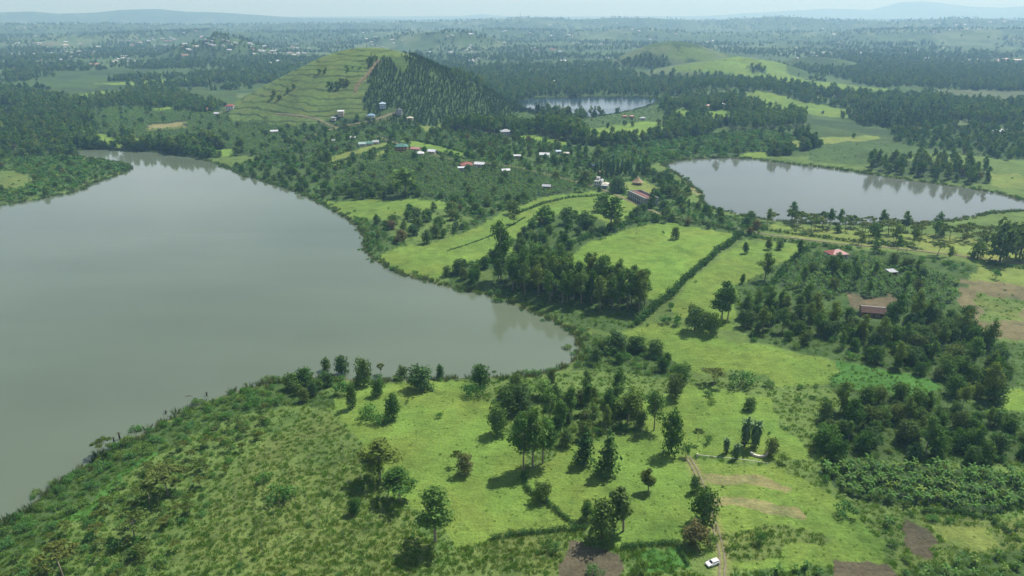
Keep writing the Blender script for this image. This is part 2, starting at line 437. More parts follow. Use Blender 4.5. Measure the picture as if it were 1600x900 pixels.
reg('in the tree belt along the sloping pasture', [(1060, 118), (1140, 116), (1180, 128), (1250, 148), (1340, 168), (1420, 182), (1420, 200), (1340, 192), (1240, 160), (1160, 142), (1090, 135)], 'wood', [('euc', 18, 11, 18), ('broad', 15, 7, 12), ('shrub', 10, 2, 4)])
reg('pasture', [(1148, 158), (1175, 141), (1230, 152), (1290, 164), (1330, 172), (1325, 184), (1270, 180), (1210, 170)], 'meadow', [('broad', 70, 5, 8)])
reg('marsh', [(1450, 139), (1700, 145), (1700, 168), (1500, 160), (1455, 152)], 'marsh')
reg('in the forest beyond the marsh', [(1290, 112), (1400, 100), (1600, 108), (1750, 115), (1750, 142), (1600, 138), (1450, 138), (1330, 128)], 'wood', [('broad', 18, 8, 15), ('euc', 24, 12, 19), ('shrub', 12, 2, 4)])
reg('in the dark conifer block on the right', [(1330, 170), (1400, 175), (1470, 185), (1500, 200), (1430, 206), (1340, 196)], 'wood', [('pine', 10, 12, 18), ('euc', 22, 14, 20), ('broad', 18, 7, 11)])
reg('in the tall grove across the right lake', [(1140, 188), (1190, 180), (1260, 182), (1260, 200), (1200, 206), (1140, 204)], 'wood', [('euc', 10, 16, 23)])
reg('in the woods behind the right lake', [(1390, 205), (1500, 195), (1650, 190), (1650, 250), (1560, 250), (1480, 235), (1400, 225)], 'wood', [('broad', 15, 6, 11), ('euc', 28, 11, 17), ('shrub', 9, 2, 4)])
reg('in the swamp thicket on the far bank', [(945, 232), (1000, 225), (1080, 215), (1160, 205), (1240, 210), (1250, 235), (1200, 240), (1160, 243), (1110, 244), (1060, 249), (1035, 254), (990, 262), (950, 250)], 'thicket', [('shrub', 6.5, 3, 6), ('broad', 26, 6, 9)])
reg('yellow patch', [(1230, 222), (1290, 215), (1370, 212), (1380, 217), (1300, 224), (1240, 232)], 'yellow', [('broad', 40, 6, 9)])
reg('lawn', [(1160, 240), (1200, 238), (1205, 250), (1162, 246)], 'bright')
reg('crop field', [(1260, 236), (1330, 222), (1420, 225), (1430, 245), (1340, 258), (1262, 252)], 'thicket', [('shrub', 14, 0.8, 1.6)])
reg('in the grove on the far bank of the right lake', [(1350, 262), (1385, 250), (1440, 250), (1540, 262), (1545, 288), (1470, 284), (1360, 268)], 'wood', [('euc', 14, 14, 20), ('broad', 14, 7, 11)])
reg('lawn', [(1540, 270), (1650, 278), (1650, 300), (1560, 292)], 'yellow', [('shrub', 22, 2, 4)])
# mid ground, between the lakes
reg('in the bushland between the lakes', [(360, 262), (440, 235), (560, 200), (700, 205), (900, 230), (1020, 262), (1100, 330), (1200, 350), (1200, 370), (900, 420), (600, 430), (380, 290)], 'thicket', [('shrub', 6, 1.8, 4.2), ('broad', 15, 4.5, 9), ('euc', 45, 10, 15)])
reg('in the banana gardens below the cone hill', [(440, 205), (520, 185), (600, 190), (700, 200), (705, 225), (620, 225), (540, 228), (470, 240), (440, 225)], 'banana', [('banana', 4.2, 3.5, 5.5), ('broad', 17, 5, 11), ('euc', 50, 10, 15)])
reg('in the great banana plantation', [(500, 300), (540, 268), (590, 244), (640, 238), (720, 250), (800, 258), (880, 270), (900, 290), (880, 304), (800, 312), (700, 310), (620, 306), (560, 310)], 'banana', [('banana', 3.5, 3.5, 5.8), ('broad', 32, 6, 10)])
reg('green field', [(505, 250), (560, 232), (610, 222), (612, 228), (560, 246), (515, 262)], 'yellow', [('shrub', 25, 1, 3)])
reg('strip', [(582, 240), (612, 230), (590, 250), (578, 258)], 'yellow')
reg('long lawn', [(628, 219), (650, 220), (700, 232), (730, 240), (725, 244), (690, 238), (640, 230)], 'bright')
reg('plots', [(655, 198), (690, 195), (700, 205), (670, 210)], 'yellow')
reg('in the dark thicket above the north shore', [(520, 300), (560, 290), (620, 300), (600, 320), (550, 318)], 'wood', [('broad', 8, 6, 10)])
reg('in the bushes on the far left shore', [(370, 268), (420, 262), (480, 278), (520, 305), (500, 316), (440, 290), (385, 275)], 'thicket', [('broad', 12, 5, 9), ('shrub', 8, 2, 4)])
reg('north meadow', [(505, 318), (560, 314), (640, 310), (700, 316), (690, 335), (620, 345), (560, 345), (530, 333)], 'meadow', [('shrub', 26, 1.5, 3)])
reg('on the sloping meadow above the bay', [(590, 405), (620, 385), (660, 378), (720, 368), (800, 325), (870, 305), (930, 298), (1000, 308), (1015, 325), (950, 352), (880, 378), (800, 395), (735, 410), (700, 435), (650, 434), (615, 424)], 'meadow', [('shrub', 45, 0.8, 1.6)])
reg('in the copse on the sloping meadow', [(600, 345), (640, 330), (720, 325), (735, 345), (700, 375), (655, 385), (610, 375)], 'scrub', [('broad', 17, 7, 11), ('shrub', 13, 2, 4), ('euc', 40, 11, 14)])
reg('along the bay shore', [(545, 335), (570, 350), (590, 372), (600, 400), (590, 410), (570, 395), (560, 370)], 'thicket', [('shrub', 6.5, 2.5, 5)])
reg('in the dark hedge above the big pasture', [(830, 352), (870, 335), (935, 340), (945, 352), (880, 378), (800, 395), (790, 382)], 'thicket', [('broad', 13, 5, 8), ('shrub', 8, 2, 4)])
reg('in the dark conifers by the houses', [(925, 265), (960, 262), (1010, 265), (1012, 275), (960, 280), (930, 278)], 'wood', [('pine', 7, 10, 15)])
reg('on the bank beside the right lake', [(1020, 275), (1045, 272), (1070, 290), (1085, 305), (1070, 320), (1040, 310), (1020, 295)], 'thicket', [('broad', 11, 6, 9), ('shrub', 9, 2, 4)])
reg('sand', [(1080, 292), (1096, 298), (1094, 306), (1078, 300)], 'dry')
reg('garden lawn', [(965, 285), (1010, 282), (1030, 300), (1015, 312), (985, 300)], 'yellow')
reg('big pasture', [(876, 402), (930, 376), (985, 356), (1030, 349), (1085, 352), (1148, 368), (1112, 402), (1072, 440), (1034, 470), (1005, 462), (975, 440), (925, 420), (895, 432)], 'bright')
reg('narrow pasture', [(1165, 374), (1262, 384), (1225, 415), (1180, 470), (1130, 515), (1060, 495), (1038, 482), (1080, 445), (1125, 402)], 'meadow', [('shrub', 32, 0.8, 1.8)])
reg('right strip meadow', [(1190, 352), (1300, 357), (1450, 366), (1700, 395), (1700, 430), (1540, 408), (1400, 388), (1250, 374)], 'yellow', [])
reg('in the row of slender trees along the right lake', [(1195, 345), (1300, 350), (1440, 358), (1600, 372), (1700, 385), (1700, 395), (1560, 385), (1420, 372), (1260, 362)], None, [('acac', 10.5, 8, 13), ('euc', 22, 11, 18), ('broad', 24, 5, 8)])
reg('in the wood at the right edge of the pasture', [(1330, 372), (1420, 378), (1500, 392), (1490, 412), (1400, 400), (1330, 392)], None, [('euc', 16, 10, 16), ('acac', 24, 8, 12)])
# right middle ground
reg('in the farm woodland on the right', [(1150, 450), (1260, 384), (1400, 395), (1520, 415), (1520, 450), (1500, 470), (1545, 525), (1700, 560), (1700, 720), (1480, 735), (1270, 720), (1300, 610), (1310, 560), (1160, 535)], 'thicket', [('shrub', 8, 2, 4)])
reg('in the banana grove by the red roof', [(1235, 400), (1300, 392), (1420, 415), (1500, 440), (1490, 478), (1400, 478), (1330, 462), (1290, 470), (1220, 445)], 'banana', [('banana', 3.6, 3.5, 5.0), ('euc', 26, 10, 16), ('broad', 30, 7, 10)])
reg('yard', [(1335, 462), (1380, 460), (1405, 480), (1395, 498), (1350, 495), (1332, 480)], 'red')
reg('ochre field', [(1505, 438), (1580, 442), (1700, 480), (1700, 560), (1600, 530), (1545, 522), (1498, 472)], 'ochre', [('shrub', 12, 0.6, 1.5)])
reg('weeds', [(1520, 455), (1600, 470), (1600, 500), (1540, 505)], 'olive', [('shrub', 9, 0.6, 1.2)])
reg('right paddock', [(1522, 412), (1700, 432), (1700, 460), (1580, 442), (1515, 438)], 'yellow')
reg('in the dark tree belt above the pasture', [(1165, 480), (1225, 470), (1270, 480), (1300, 500), (1290, 545), (1220, 530), (1160, 522)], 'wood', [('euc', 13, 10, 17), ('broad', 8.8, 5, 10)])
reg('in the long tree belt on the right', [(1290, 500), (1360, 495), (1440, 490), (1520, 500), (1560, 560), (1600, 600), (1575, 640), (1490, 620), (1440, 590), (1370, 570), (1300, 548)], 'wood', [('euc', 16, 10, 18), ('broad', 8.5, 5, 10), ('shrub', 8, 2, 4)])
reg('green herb field', [(1305, 560), (1360, 572), (1430, 590), (1475, 608), (1440, 620), (1370, 608), (1308, 600)], 'herb', [('shrub', 9, 0.6, 1.3)])
reg('right lawn', [(1550, 610), (1700, 620), (1700, 665), (1560, 640)], 'bright')
reg('lower right lawn', [(1545, 672), (1700, 690), (1700, 725), (1560, 705)], 'meadow')
reg('south pasture', [(975, 518), (1030, 502), (1100, 522), (1160, 538), (1250, 552), (1303, 562), (1306, 598), (1215, 600), (1190, 588), (1120, 582), (1080, 574), (1040, 562), (1000, 545)], 'meadow', [('shrub', 40, 0.8, 1.6)])
reg('in the shrubs below the herb field', [(1190, 600), (1250, 595), (1310, 605), (1330, 640), (1280, 665), (1210, 655)], 'scrub', [('shrub', 8, 1.8, 4), ('broad', 24, 5, 8)])
reg('in the lower right wood', [(1275, 660), (1330, 625), (1400, 615), (1480, 628), (1560, 650), (1620, 680), (1620, 720), (1500, 735), (1400, 728), (1290, 718)], 'wood', [('euc', 15, 9, 16), ('broad', 9, 5, 11), ('shrub', 8, 2, 4)])
reg('in the thicket at the head of the bay', [(905, 535), (925, 520), (960, 530), (1030, 552), (1075, 575), (1100, 600), (1040, 625), (960, 620), (900, 600), (890, 580)], 'thicket', [('shrub', 5.5, 1.5, 3.5), ('broad', 22, 5, 8)])
reg('under the shore grove', [(780, 425), (870, 430), (960, 455), (1020, 470), (1012, 500), (960, 520), (900, 510), (860, 495), (800, 474), (770, 458)], 'thicket', [('shrub', 10, 1.5, 3)])
reg('in the eucalyptus grove on the bay', [(775, 440), (800, 430), (860, 436), (920, 446), (980, 460), (1012, 470), (1006, 492), (960, 488), (900, 480), (850, 472), (800, 462)], None, [('euc', 7.0, 18, 26)])
reg('along the bay edge under the grove', [(700, 446), (760, 456), (800, 472), (850, 492), (885, 508), (905, 530), (925, 530), (905, 505), (860, 482), (800, 460), (740, 445)], 'thicket', [('shrub', 5.5, 1.5, 3.2)])
reg('at the left end of the shore grove', [(690, 430), (720, 420), (750, 425), (755, 448), (700, 444)], 'thicket', [('broad', 8, 6, 10)])
# near ground
reg('on the near peninsula', [(-400, 960), (-20, 826), (80, 765), (165, 706), (300, 636), (420, 600), (520, 592), (760, 594), (900, 580), (1090, 590), (1200, 600), (1290, 640), (1290, 720), (1700, 730), (1700, 1000), (-400, 1100)], 'scrub', [('shrub', 16, 1.0, 2.5)])
reg('shore meadow', [(508, 622), (560, 602), (620, 598), (700, 597), (745, 600), (770, 640), (810, 690), (822, 750), (850, 785), (905, 826), (800, 838), (720, 845), (688, 800), (625, 785), (575, 715), (535, 672)], 'meadow', [('shrub', 38, 0.4, 1.0)])
reg('central meadow', [(825, 745), (850, 720), (890, 690), (1000, 685), (1090, 705), (1090, 716), (1200, 728), (1300, 775), (1385, 850), (1375, 872), (1240, 885), (1140, 880), (1060, 845), (940, 845), (905, 826), (850, 785)], 'meadow', [('shrub', 45, 0.4, 1.0)])
reg('lawn', [(1000, 640), (1060, 600), (1120, 606), (1190, 618), (1215, 660), (1260, 690), (1255, 715), (1200, 722), (1090, 712), (1000, 690), (975, 670)], 'meadow', [('shrub', 26, 0.6, 1.4)])
reg('strip', [(1100, 738), (1180, 745), (1230, 758), (1220, 766), (1150, 758), (1100, 748)], 'dry')
reg('strip', [(1110, 778), (1200, 782), (1255, 795), (1250, 808), (1180, 800), (1110, 792)], 'dry')
reg('strip', [(1120, 830), (1230, 822), (1290, 840), (1260, 850), (1200, 870), (1140, 870)], 'olive')
reg('in the grove at the middle of the near shore', [(845, 640), (880, 612), (930, 605), (990, 630), (1000, 665), (960, 690), (900, 690), (850, 680)], 'scrub', [('euc', 10.5, 11, 18), ('shrub', 7, 1.5, 3.5), ('broad', 12, 5, 9)])
reg('in the bushes left of the near grove', [(745, 605), (800, 595), (850, 610), (850, 640), (800, 650), (765, 630)], 'scrub', [('broad', 14, 4, 7), ('shrub', 9, 1.5, 3)])
reg('ploughed', [(888, 846), (920, 844), (950, 858), (958, 885), (945, 930), (868, 930), (874, 884)], 'soil')
reg('green plot', [(975, 858), (1056, 852), (1070, 876), (1048, 897), (1012, 898)], 'herb')
reg('in the weeds beside the ploughed plot', [(720, 850), (800, 838), (885, 845), (872, 885), (865, 930), (690, 930)], 'olive', [('shrub', 8, 0.8, 2.0)])
reg('reed slope', [(-200, 960), (-60, 850), (30, 790), (110, 742), (165, 706), (260, 660), (380, 608), (480, 592), (505, 620), (430, 640), (330, 660), (230, 720), (130, 800), (30, 870), (-60, 930), (-200, 1010)], 'thicket', [('shrub', 4.4, 1.4, 3.8)])
reg('green strip', [(95, 815), (150, 775), (235, 708), (250, 705), (190, 765), (120, 830)], 'herb')
reg('in the olive bush on the lower left', [(-150, 980), (30, 872), (130, 800), (230, 730), (330, 665), (420, 640), (440, 680), (380, 760), (300, 830), (260, 960), (0, 1000)], 'scrub', [('acac', 7.5, 3.0, 5.5), ('shrub', 5.2, 1.2, 3)])
reg('in the clump above the near shore', [(440, 600), (470, 592), (515, 600), (515, 630), (480, 640), (440, 620)], 'thicket', [('broad', 7.5, 5, 9)])
reg('on the open scrub slope', [(330, 780), (440, 660), (510, 640), (560, 710), (640, 800), (690, 850), (600, 930), (240, 930)], 'olive', [('shrub', 14, 0.8, 2.0)])
reg('ochre patch', [(625, 800), (655, 795), (660, 825), (640, 850), (560, 880), (540, 880)], 'olive')
reg('in the lower right banana garden', [(1262, 735), (1330, 722), (1450, 728), (1700, 745), (1700, 812), (1600, 800), (1500, 800), (1400, 792), (1330, 778)], 'banana', [('banana', 3.4, 3.5, 5.2)])
reg('in the mixed garden by the lower right corner', [(1330, 800), (1400, 795), (1480, 805), (1600, 815), (1700, 830), (1700, 960), (1390, 960), (1400, 860)], 'olive', [('shrub', 7, 1, 2.5), ('banana', 16, 3, 4.5)])
reg('yellow plot', [(1445, 825), (1530, 822), (1550, 850), (1515, 870), (1470, 850)], 'yellow')
reg('bare strip', [(1400, 832), (1432, 820), (1468, 854), (1450, 864), (1407, 852)], 'soil')
reg('bare plot', [(1298, 868), (1375, 872), (1388, 888), (1382, 930), (1305, 930)], 'soil')
reg('at the bottom edge right of the car', [(1150, 895), (1200, 880), (1300, 884), (1300, 930), (1140, 930)], 'thicket', [('banana', 4.5, 2.5, 4), ('shrub', 5, 1, 2.5)])
reg('in the corner garden', [(1400, 880), (1440, 872), (1520, 872), (1600, 858), (1700, 870), (1700, 960), (1400, 960)], 'thicket', [('banana', 5, 2.8, 4.2), ('shrub', 6, 1, 2.5)])
# left arm of land
reg('on the wooded spit across the lake', [(-200, 262), (0, 250), (60, 245), (105, 243), (135, 250), (170, 253), (200, 258), (204, 264), (178, 272), (140, 283), (125, 295), (60, 308), (0, 318), (-200, 345)], 'thicket', [('shrub', 5.5, 2, 5), ('broad', 26, 5, 8)])
reg('clearing', [(-100, 268), (30, 266), (60, 280), (30, 293), (-100, 300)], 'olive', [('shrub', 20, 1, 2.5)])

TRACKS = {   # photo pixel course, width in metres, label
    'track_main': ([(430, 178), (500, 188), (560, 205), (612, 222), (640, 232), (690, 247), (760, 255), (830, 266), (880, 279), (930, 292), (965, 306), (1000, 322), (1040, 338), (1085, 346), (1150, 358), (1230, 371), (1310, 381), (1400, 388), (1500, 400), (1600, 412), (1750, 432)], 2.4),
    'track_near': ([(1076, 716), (1090, 735), (1098, 760), (1104, 785), (1112, 812), (1124, 840), (1132, 862), (1138, 880), (1130, 905), (1120, 940)], 1.7),
    'track_hill': ([(593, 95), (585, 99), (588, 104), (578, 108), (581, 114), (570, 118), (572, 124), (560, 127), (562, 133), (554, 138), (555, 144)], 4.0),
    'track_village': ([(470, 225), (500, 205), (540, 196), (580, 190), (620, 176)], 3.0),
}

# ------------------------------------------------------------------ outlines to places
REG[0][3] = []
_flat = [p for rg in REG for p in rg[1]]
_w = unproject(_flat); _k = 0
POLY = []
for rg in REG:
    n_ = len(rg[1]); POLY.append(_w[_k:_k + n_, :2].copy()); _k += n_
# the cone hill and its plantation, taken round the hill itself
def sector(t, a0, a1, inner=None):
    hx, hy, hrx, hry = HILLS[0][:4]; a = np.radians(np.linspace(a0, a1, 40))
    out = np.stack([hx + t * hrx * np.cos(a), hy + t * hry * np.sin(a)], -1)
    if inner is not None: out = np.concatenate([out, np.stack([hx + inner * hrx * np.cos(a[::-1]), hy + inner * hry * np.sin(a[::-1])], -1)])
    return out
for i_, rg in enumerate(REG):
    if rg[0] == 'on the cone hill': POLY[i_] = sector(0.97, 0, 351)
    if rg[0] == 'in the pine plantation on the cone hill': POLY[i_] = sector(1.08, -84, 75, 0.26)
TRK = {}
for k_, (pts_, wid_) in TRACKS.items():
    P_ = np.array(pts_, float)
    Wd = unproject(P_)[:, :2]
    dd = []
    for i in range(len(Wd) - 1):
        n_ = max(1, int(np.hypot(*(Wd[i + 1] - Wd[i])) / 4))
        dd += [Wd[i] + (Wd[i + 1] - Wd[i]) * t for t in np.arange(n_) / n_]
    dd.append(Wd[-1]); dd = np.array(dd)
    for _ in range(6): dd[1:-1] = (dd[:-2] + 2 * dd[1:-1] + dd[2:]) / 4
    TRK[k_] = (dd, wid_)

def warp(x, y):
    r = np.hypot(x, y); a = 4.5 + 0.006 * r
    return (x + a * 2 * (fbm(x / 14, y / 14, 41, 4) - 0.5), y + a * 2 * (fbm(x / 14, y / 14, 51, 4) - 0.5))

def classify(x, y):
    xw, yw = warp(x, y)
    c = np.full(np.shape(x), -1)
    for i, rg in enumerate(REG):
        if rg[2] is None: continue
        c[inside(xw, yw, POLY[i])] = i
    return c

# ------------------------------------------------------------------ the ground, one sheet to beyond the horizon
def ground_mesh():
    az_f = np.arange(-46, 46.01, 0.13)
    az = np.concatenate([np.arange(-180, -47, 4.0), az_f, np.arange(49, 180, 4.5)])
    rr = [2.0, 40.0, 80.0, 115.0, 140.0]
    while rr[-1] < 40000:
        r = rr[-1]; dr = r * r * R(0.15) / CAMZ
        dr = min(dr, 6.0 if r < 1560 else (13.0 if r < 2800 else 0.03 * r))
        rr.append(r + max(dr, 0.3))
    rr = np.array(rr)
    A, RR = np.meshgrid(np.radians(az), rr)
    x, y = (RR * np.sin(A)).ravel(), (RR * np.cos(A)).ravel()
    sd = shore(x, y)
    z = height(x, y, sd)
    nr, na = A.shape
    idx = np.arange(nr * na).reshape(nr, na)
    nxt = np.roll(idx, -1, 1)
    f = np.stack([idx[:-1], nxt[:-1], nxt[1:], idx[1:]], -1).reshape(-1, 4)[:, ::-1]
    me = mesh_np('ground', np.stack([x, y, z], -1), np.ascontiguousarray(f), smooth=True)
    # cover
    r = np.hypot(x, y)
    cid = classify(x, y)
    c = np.empty((len(x), 3)); c[:] = G['scrub']
    # distant farmland: a patchwork of small fields and woods
    far = (cid == 0) | (r > 1700) & (cid < 0)
    u, v = x * 0.94 + y * 0.34, -x * 0.34 + y * 0.94
    u = u + 40 * fbm(x / 160, y / 160, 61, 2); v = v + 40 * fbm(x / 160, y / 160, 71, 2)
    cell = _h(np.floor(u / 75), np.floor(v / 120), 91)
    big = fbm(x / 620, y / 620, 81, 2)
    pal = np.array([G['wood'], G['wood'], G['thicket'], G['banana'], (0.072, 0.120, 0.042), (0.115, 0.155, 0.065)])
    w = np.clip(((cell * 0.75 + (big - 0.32) * 1.1) * 6), 0, 5.99).astype(int)
    c[far] = pal[w[far]]
    for i, rg in enumerate(REG):
        if rg[2] is None or i == 0: continue
        m = cid == i
        if m.any(): c[m] = G[rg[2]]
    # bare mud at the waterline
    m = (sd < 1.2) & (sd > -30)
    c[m] = (0.085, 0.085, 0.045)
    # wear beside the tracks
    for k, (P, wd) in TRK.items():
        lo, hi = P.min(0) - 10, P.max(0) + 10
        m = np.where((x > lo[0]) & (x < hi[0]) & (y > lo[1]) & (y < hi[1]))[0]
        d = dist_line(x[m], y[m], P)
        t = np.clip(1 - (d - wd * 0.5) / 2.5, 0, 1)[:, None] * 0.6
        c[m] = c[m] * (1 - t) + np.array(G['dry']) * t
    ca = me.color_attributes.new('cover', 'FLOAT_COLOR', 'POINT')
    ca.data.foreach_set('color', np.concatenate([c, np.ones((len(x), 1))], 1).astype(np.float32).ravel())
    # terraced part of the hill and open grass
    hx, hy, *_ = HILLS[0]
    nm = np.array([rg[0] for rg in REG] + ['none'])
    terr = (nm[cid] == 'on the cone hill').astype(np.float32)
    a1 = me.attributes.new('terrace', 'FLOAT', 'POINT'); a1.data.foreach_set('value', terr)
    opn = np.isin(np.array([str(rg[2]) for rg in REG] + ['x'])[cid], ['meadow', 'bright', 'yellow', 'olive', 'hillgrass']).astype(np.float32)
    a2 = me.attributes.new('open', 'FLOAT', 'POINT'); a2.data.foreach_set('value', opn)
    return me

def ground_mat():
    m, n, l = new_mat('ground')
    out = n.new('ShaderNodeOutputMaterial'); b = n.new('ShaderNodeBsdfPrincipled')
    b.inputs['Roughness'].default_value = 0.95; b.inputs['Specular IOR Level'].default_value = 0.1
    att = n.new('ShaderNodeAttribute'); att.attribute_name = 'cover'
    op = n.new('ShaderNodeAttribute'); op.attribute_name = 'open'
    te = n.new('ShaderNodeAttribute'); te.attribute_name = 'terrace'
    geo = n.new('ShaderNodeNewGeometry')
    def noise(scale, det, lo, hi, stretch=None):
        t = n.new('ShaderNodeTexNoise'); t.inputs['Scale'].default_value = scale; t.inputs['Detail'].default_value = det
        t.inputs['Roughness'].default_value = 0.6
        if stretch:
            mpn = n.new('ShaderNodeMapping'); mpn.inputs['Scale'].default_value = stretch; mpn.inputs['Rotation'].default_value = (0, 0, 0.35)
            l.new(geo.outputs['Position'], mpn.inputs['Vector']); l.new(mpn.outputs[0], t.inputs['Vector'])
        else:
            l.new(geo.outputs['Position'], t.inputs['Vector'])
        r = n.new('ShaderNodeMapRange'); r.inputs['From Min'].default_value = 0.3; r.inputs['From Max'].default_value = 0.7
        r.inputs['To Min'].default_value = lo; r.inputs['To Max'].default_value = hi
        l.new(t.outputs['Fac'], r.inputs['Value'])
        return r.outputs[0]
    def mul(a, bb):
        k = n.new('ShaderNodeMath'); k.operation = 'MULTIPLY'; l.new(a, k.inputs[0]); l.new(bb, k.inputs[1]); return k.outputs[0]
    v = mul(mul(noise(0.02, 4, 0.80, 1.2), noise(0.16, 5, 0.84, 1.16)), noise(1.1, 4, 0.78, 1.22))
    v = mul(v, noise(0.5, 4, 0.86, 1.14, (0.35, 2.0, 1)))
    sc = n.new('ShaderNodeVectorMath'); sc.operation = 'SCALE'; l.new(att.outputs['Color'], sc.inputs[0]); l.new(v, sc.inputs['Scale'])
    # dry, yellower places in the open grass
    dry = n.new('ShaderNodeMixRGB'); dry.blend_type = 'MULTIPLY'; dry.inputs[2].default_value = (1.38, 1.0, 1.05, 1)
    dm = mul(noise(0.035, 6, -0.35, 0.75), op.outputs['Fac'])
    cl = n.new('ShaderNodeClamp'); l.new(dm, cl.inputs[0])
    l.new(cl.outputs[0], dry.inputs[0]); l.new(sc.outputs[0], dry.inputs[1])
    # darker tussocky places
    dk = n.new('ShaderNodeMixRGB'); dk.blend_type = 'MULTIPLY'; dk.inputs[2].default_value = (0.55, 0.72, 0.7, 1)
    dm2 = noise(0.07, 7, -1.2, 0.9); cl2 = n.new('ShaderNodeClamp'); l.new(dm2, cl2.inputs[0])
    l.new(cl2.outputs[0], dk.inputs[0]); l.new(dry.outputs[0], dk.inputs[1])
    # planted contour strips on the terraced hill: dark grass bunds along the contours
    sx = n.new('ShaderNodeSeparateXYZ'); l.new(geo.outputs['Position'], sx.inputs[0])
    wob = noise(0.012, 4, -5.0, 5.0)
    ad = n.new('ShaderNodeMath'); ad.operation = 'ADD'; l.new(sx.outputs['Z'], ad.inputs[0]); l.new(wob, ad.inputs[1])
    dv = n.new('ShaderNodeMath'); dv.operation = 'DIVIDE'; dv.inputs[1].default_value = 7.5; l.new(ad.outputs[0], dv.inputs[0])
    fr = n.new('ShaderNodeMath'); fr.operation = 'FRACT'; l.new(dv.outputs[0], fr.inputs[0])
    lt = n.new('ShaderNodeMapRange'); lt.inputs['From Min'].default_value = 0.20; lt.inputs['From Max'].default_value = 0.30
    lt.inputs['To Min'].default_value = 1.0; lt.inputs['To Max'].default_value = 0.0; l.new(fr.outputs[0], lt.inputs['Value'])
    tm = mul(mul(lt.outputs[0], te.outputs['Fac']), noise(0.03, 3, 0.35, 1.3))
    clt = n.new('ShaderNodeClamp'); l.new(tm, clt.inputs[0])
    tr = n.new('ShaderNodeMixRGB'); tr.inputs[2].default_value = (0.045, 0.075, 0.028, 1)
    l.new(clt.outputs[0], tr.inputs[0]); l.new(dk.outputs[0], tr.inputs[1])
    l.new(tr.outputs[0], b.inputs['Base Color'])
    bt = n.new('ShaderNodeTexNoise'); bt.inputs['Scale'].default_value = 0.9; bt.inputs['Detail'].default_value = 7
    l.new(geo.outputs['Position'], bt.inputs['Vector'])
    bp = n.new('ShaderNodeBump'); bp.inputs['Strength'].default_value = 0.9; bp.inputs['Distance'].default_value = 0.55
    l.new(bt.outputs['Fac'], bp.inputs['Height']); l.new(bp.outputs[0], b.inputs['Normal'])
    l.new(b.outputs[0], out.inputs['Surface'])
    return m

gme = ground_mesh()
gme.materials.append(ground_mat())
ground = tag(link('ground', gme), kind='structure')

# ------------------------------------------------------------------ water
def water_mat(name, c, rough=0.06, bump=0.05, spec=0.5):
    m, n, l = new_mat(name)
    out = n.new('ShaderNodeOutputMaterial'); b = n.new('ShaderNodeBsdfPrincipled')
    b.inputs['IOR'].default_value = 1.55; b.inputs['Specular IOR Level'].default_value = spec
    geo = n.new('ShaderNodeNewGeometry')
    t0 = n.new('ShaderNodeTexNoise'); t0.inputs['Scale'].default_value = 0.006; t0.inputs['Detail'].default_value = 5
    mp0 = n.new('ShaderNodeMapping'); mp0.inputs['Scale'].default_value = (0.5, 1.6, 1); mp0.inputs['Rotation'].default_value = (0, 0, 0.5)
    l.new(geo.outputs['Position'], mp0.inputs['Vector']); l.new(mp0.outputs[0], t0.inputs['Vector'])
    r = n.new('ShaderNodeMapRange'); r.inputs['From Min'].default_value = 0.3; r.inputs['From Max'].default_value = 0.7
    r.inputs['To Min'].default_value = 0.84; r.inputs['To Max'].default_value = 1.16; l.new(t0.outputs['Fac'], r.inputs['Value'])
    vm = n.new('ShaderNodeVectorMath'); vm.operation = 'SCALE'; vm.inputs[0].default_value = c
    l.new(r.outputs[0], vm.inputs['Scale']); l.new(vm.outputs[0], b.inputs['Base Color'])
    rr_ = n.new('ShaderNodeMapRange'); rr_.inputs['From Min'].default_value = 0.35; rr_.inputs['From Max'].default_value = 0.7
    rr_.inputs['To Min'].default_value = rough; rr_.inputs['To Max'].default_value = rough * 5.0
    l.new(t0.outputs['Fac'], rr_.inputs['Value']); l.new(rr_.outputs[0], b.inputs['Roughness'])
    t = n.new('ShaderNodeTexNoise'); t.inputs['Scale'].default_value = 0.55; t.inputs['Detail'].default_value = 4
    mpp = n.new('ShaderNodeMapping'); mpp.inputs['Scale'].default_value = (0.55, 1.5, 1)
    l.new(geo.outputs['Position'], mpp.inputs['Vector']); l.new(mpp.outputs[0], t.inputs['Vector'])
    bp = n.new('ShaderNodeBump'); bp.inputs['Strength'].default_value = bump; bp.inputs['Distance'].default_value = 0.25
    l.new(t.outputs['Fac'], bp.inputs['Height']); l.new(bp.outputs[0], b.inputs['Normal'])
    l.new(b.outputs[0], out.inputs['Surface'])
    return m

WATER = [('lake', (0.110, 0.140, 0.092), 0.03, 0.014), ('lake', (0.108, 0.124, 0.094), 0.03, 0.016), ('lake', (0.020, 0.045, 0.055), 0.05, 0.05)]
for P, (nm_, c_, ro_, bu_) in zip(LAKES, WATER):
    # the sheet runs a little under the banks
    d1 = np.roll(P, -1, 0) - np.roll(P, 1, 0); nrm = np.stack([d1[:, 1], -d1[:, 0]], -1); nrm /= np.hypot(*nrm.T)[:, None] + 1e-9
    area = 0.5 * (P[:, 0] * np.roll(P[:, 1], -1) - np.roll(P[:, 0], -1) * P[:, 1]).sum()
    Q = P + nrm * (3.0 if area > 0 else -3.0)
    me_ = mesh_np('lake', np.concatenate([Q, np.full((len(Q), 1), 0.0)], 1), [tuple(range(len(Q)))] if area > 0 else [tuple(range(len(Q)))[::-1]], [water_mat('lake_water', c_, ro_, bu_)])
    tag(link('lake', me_), kind='structure')

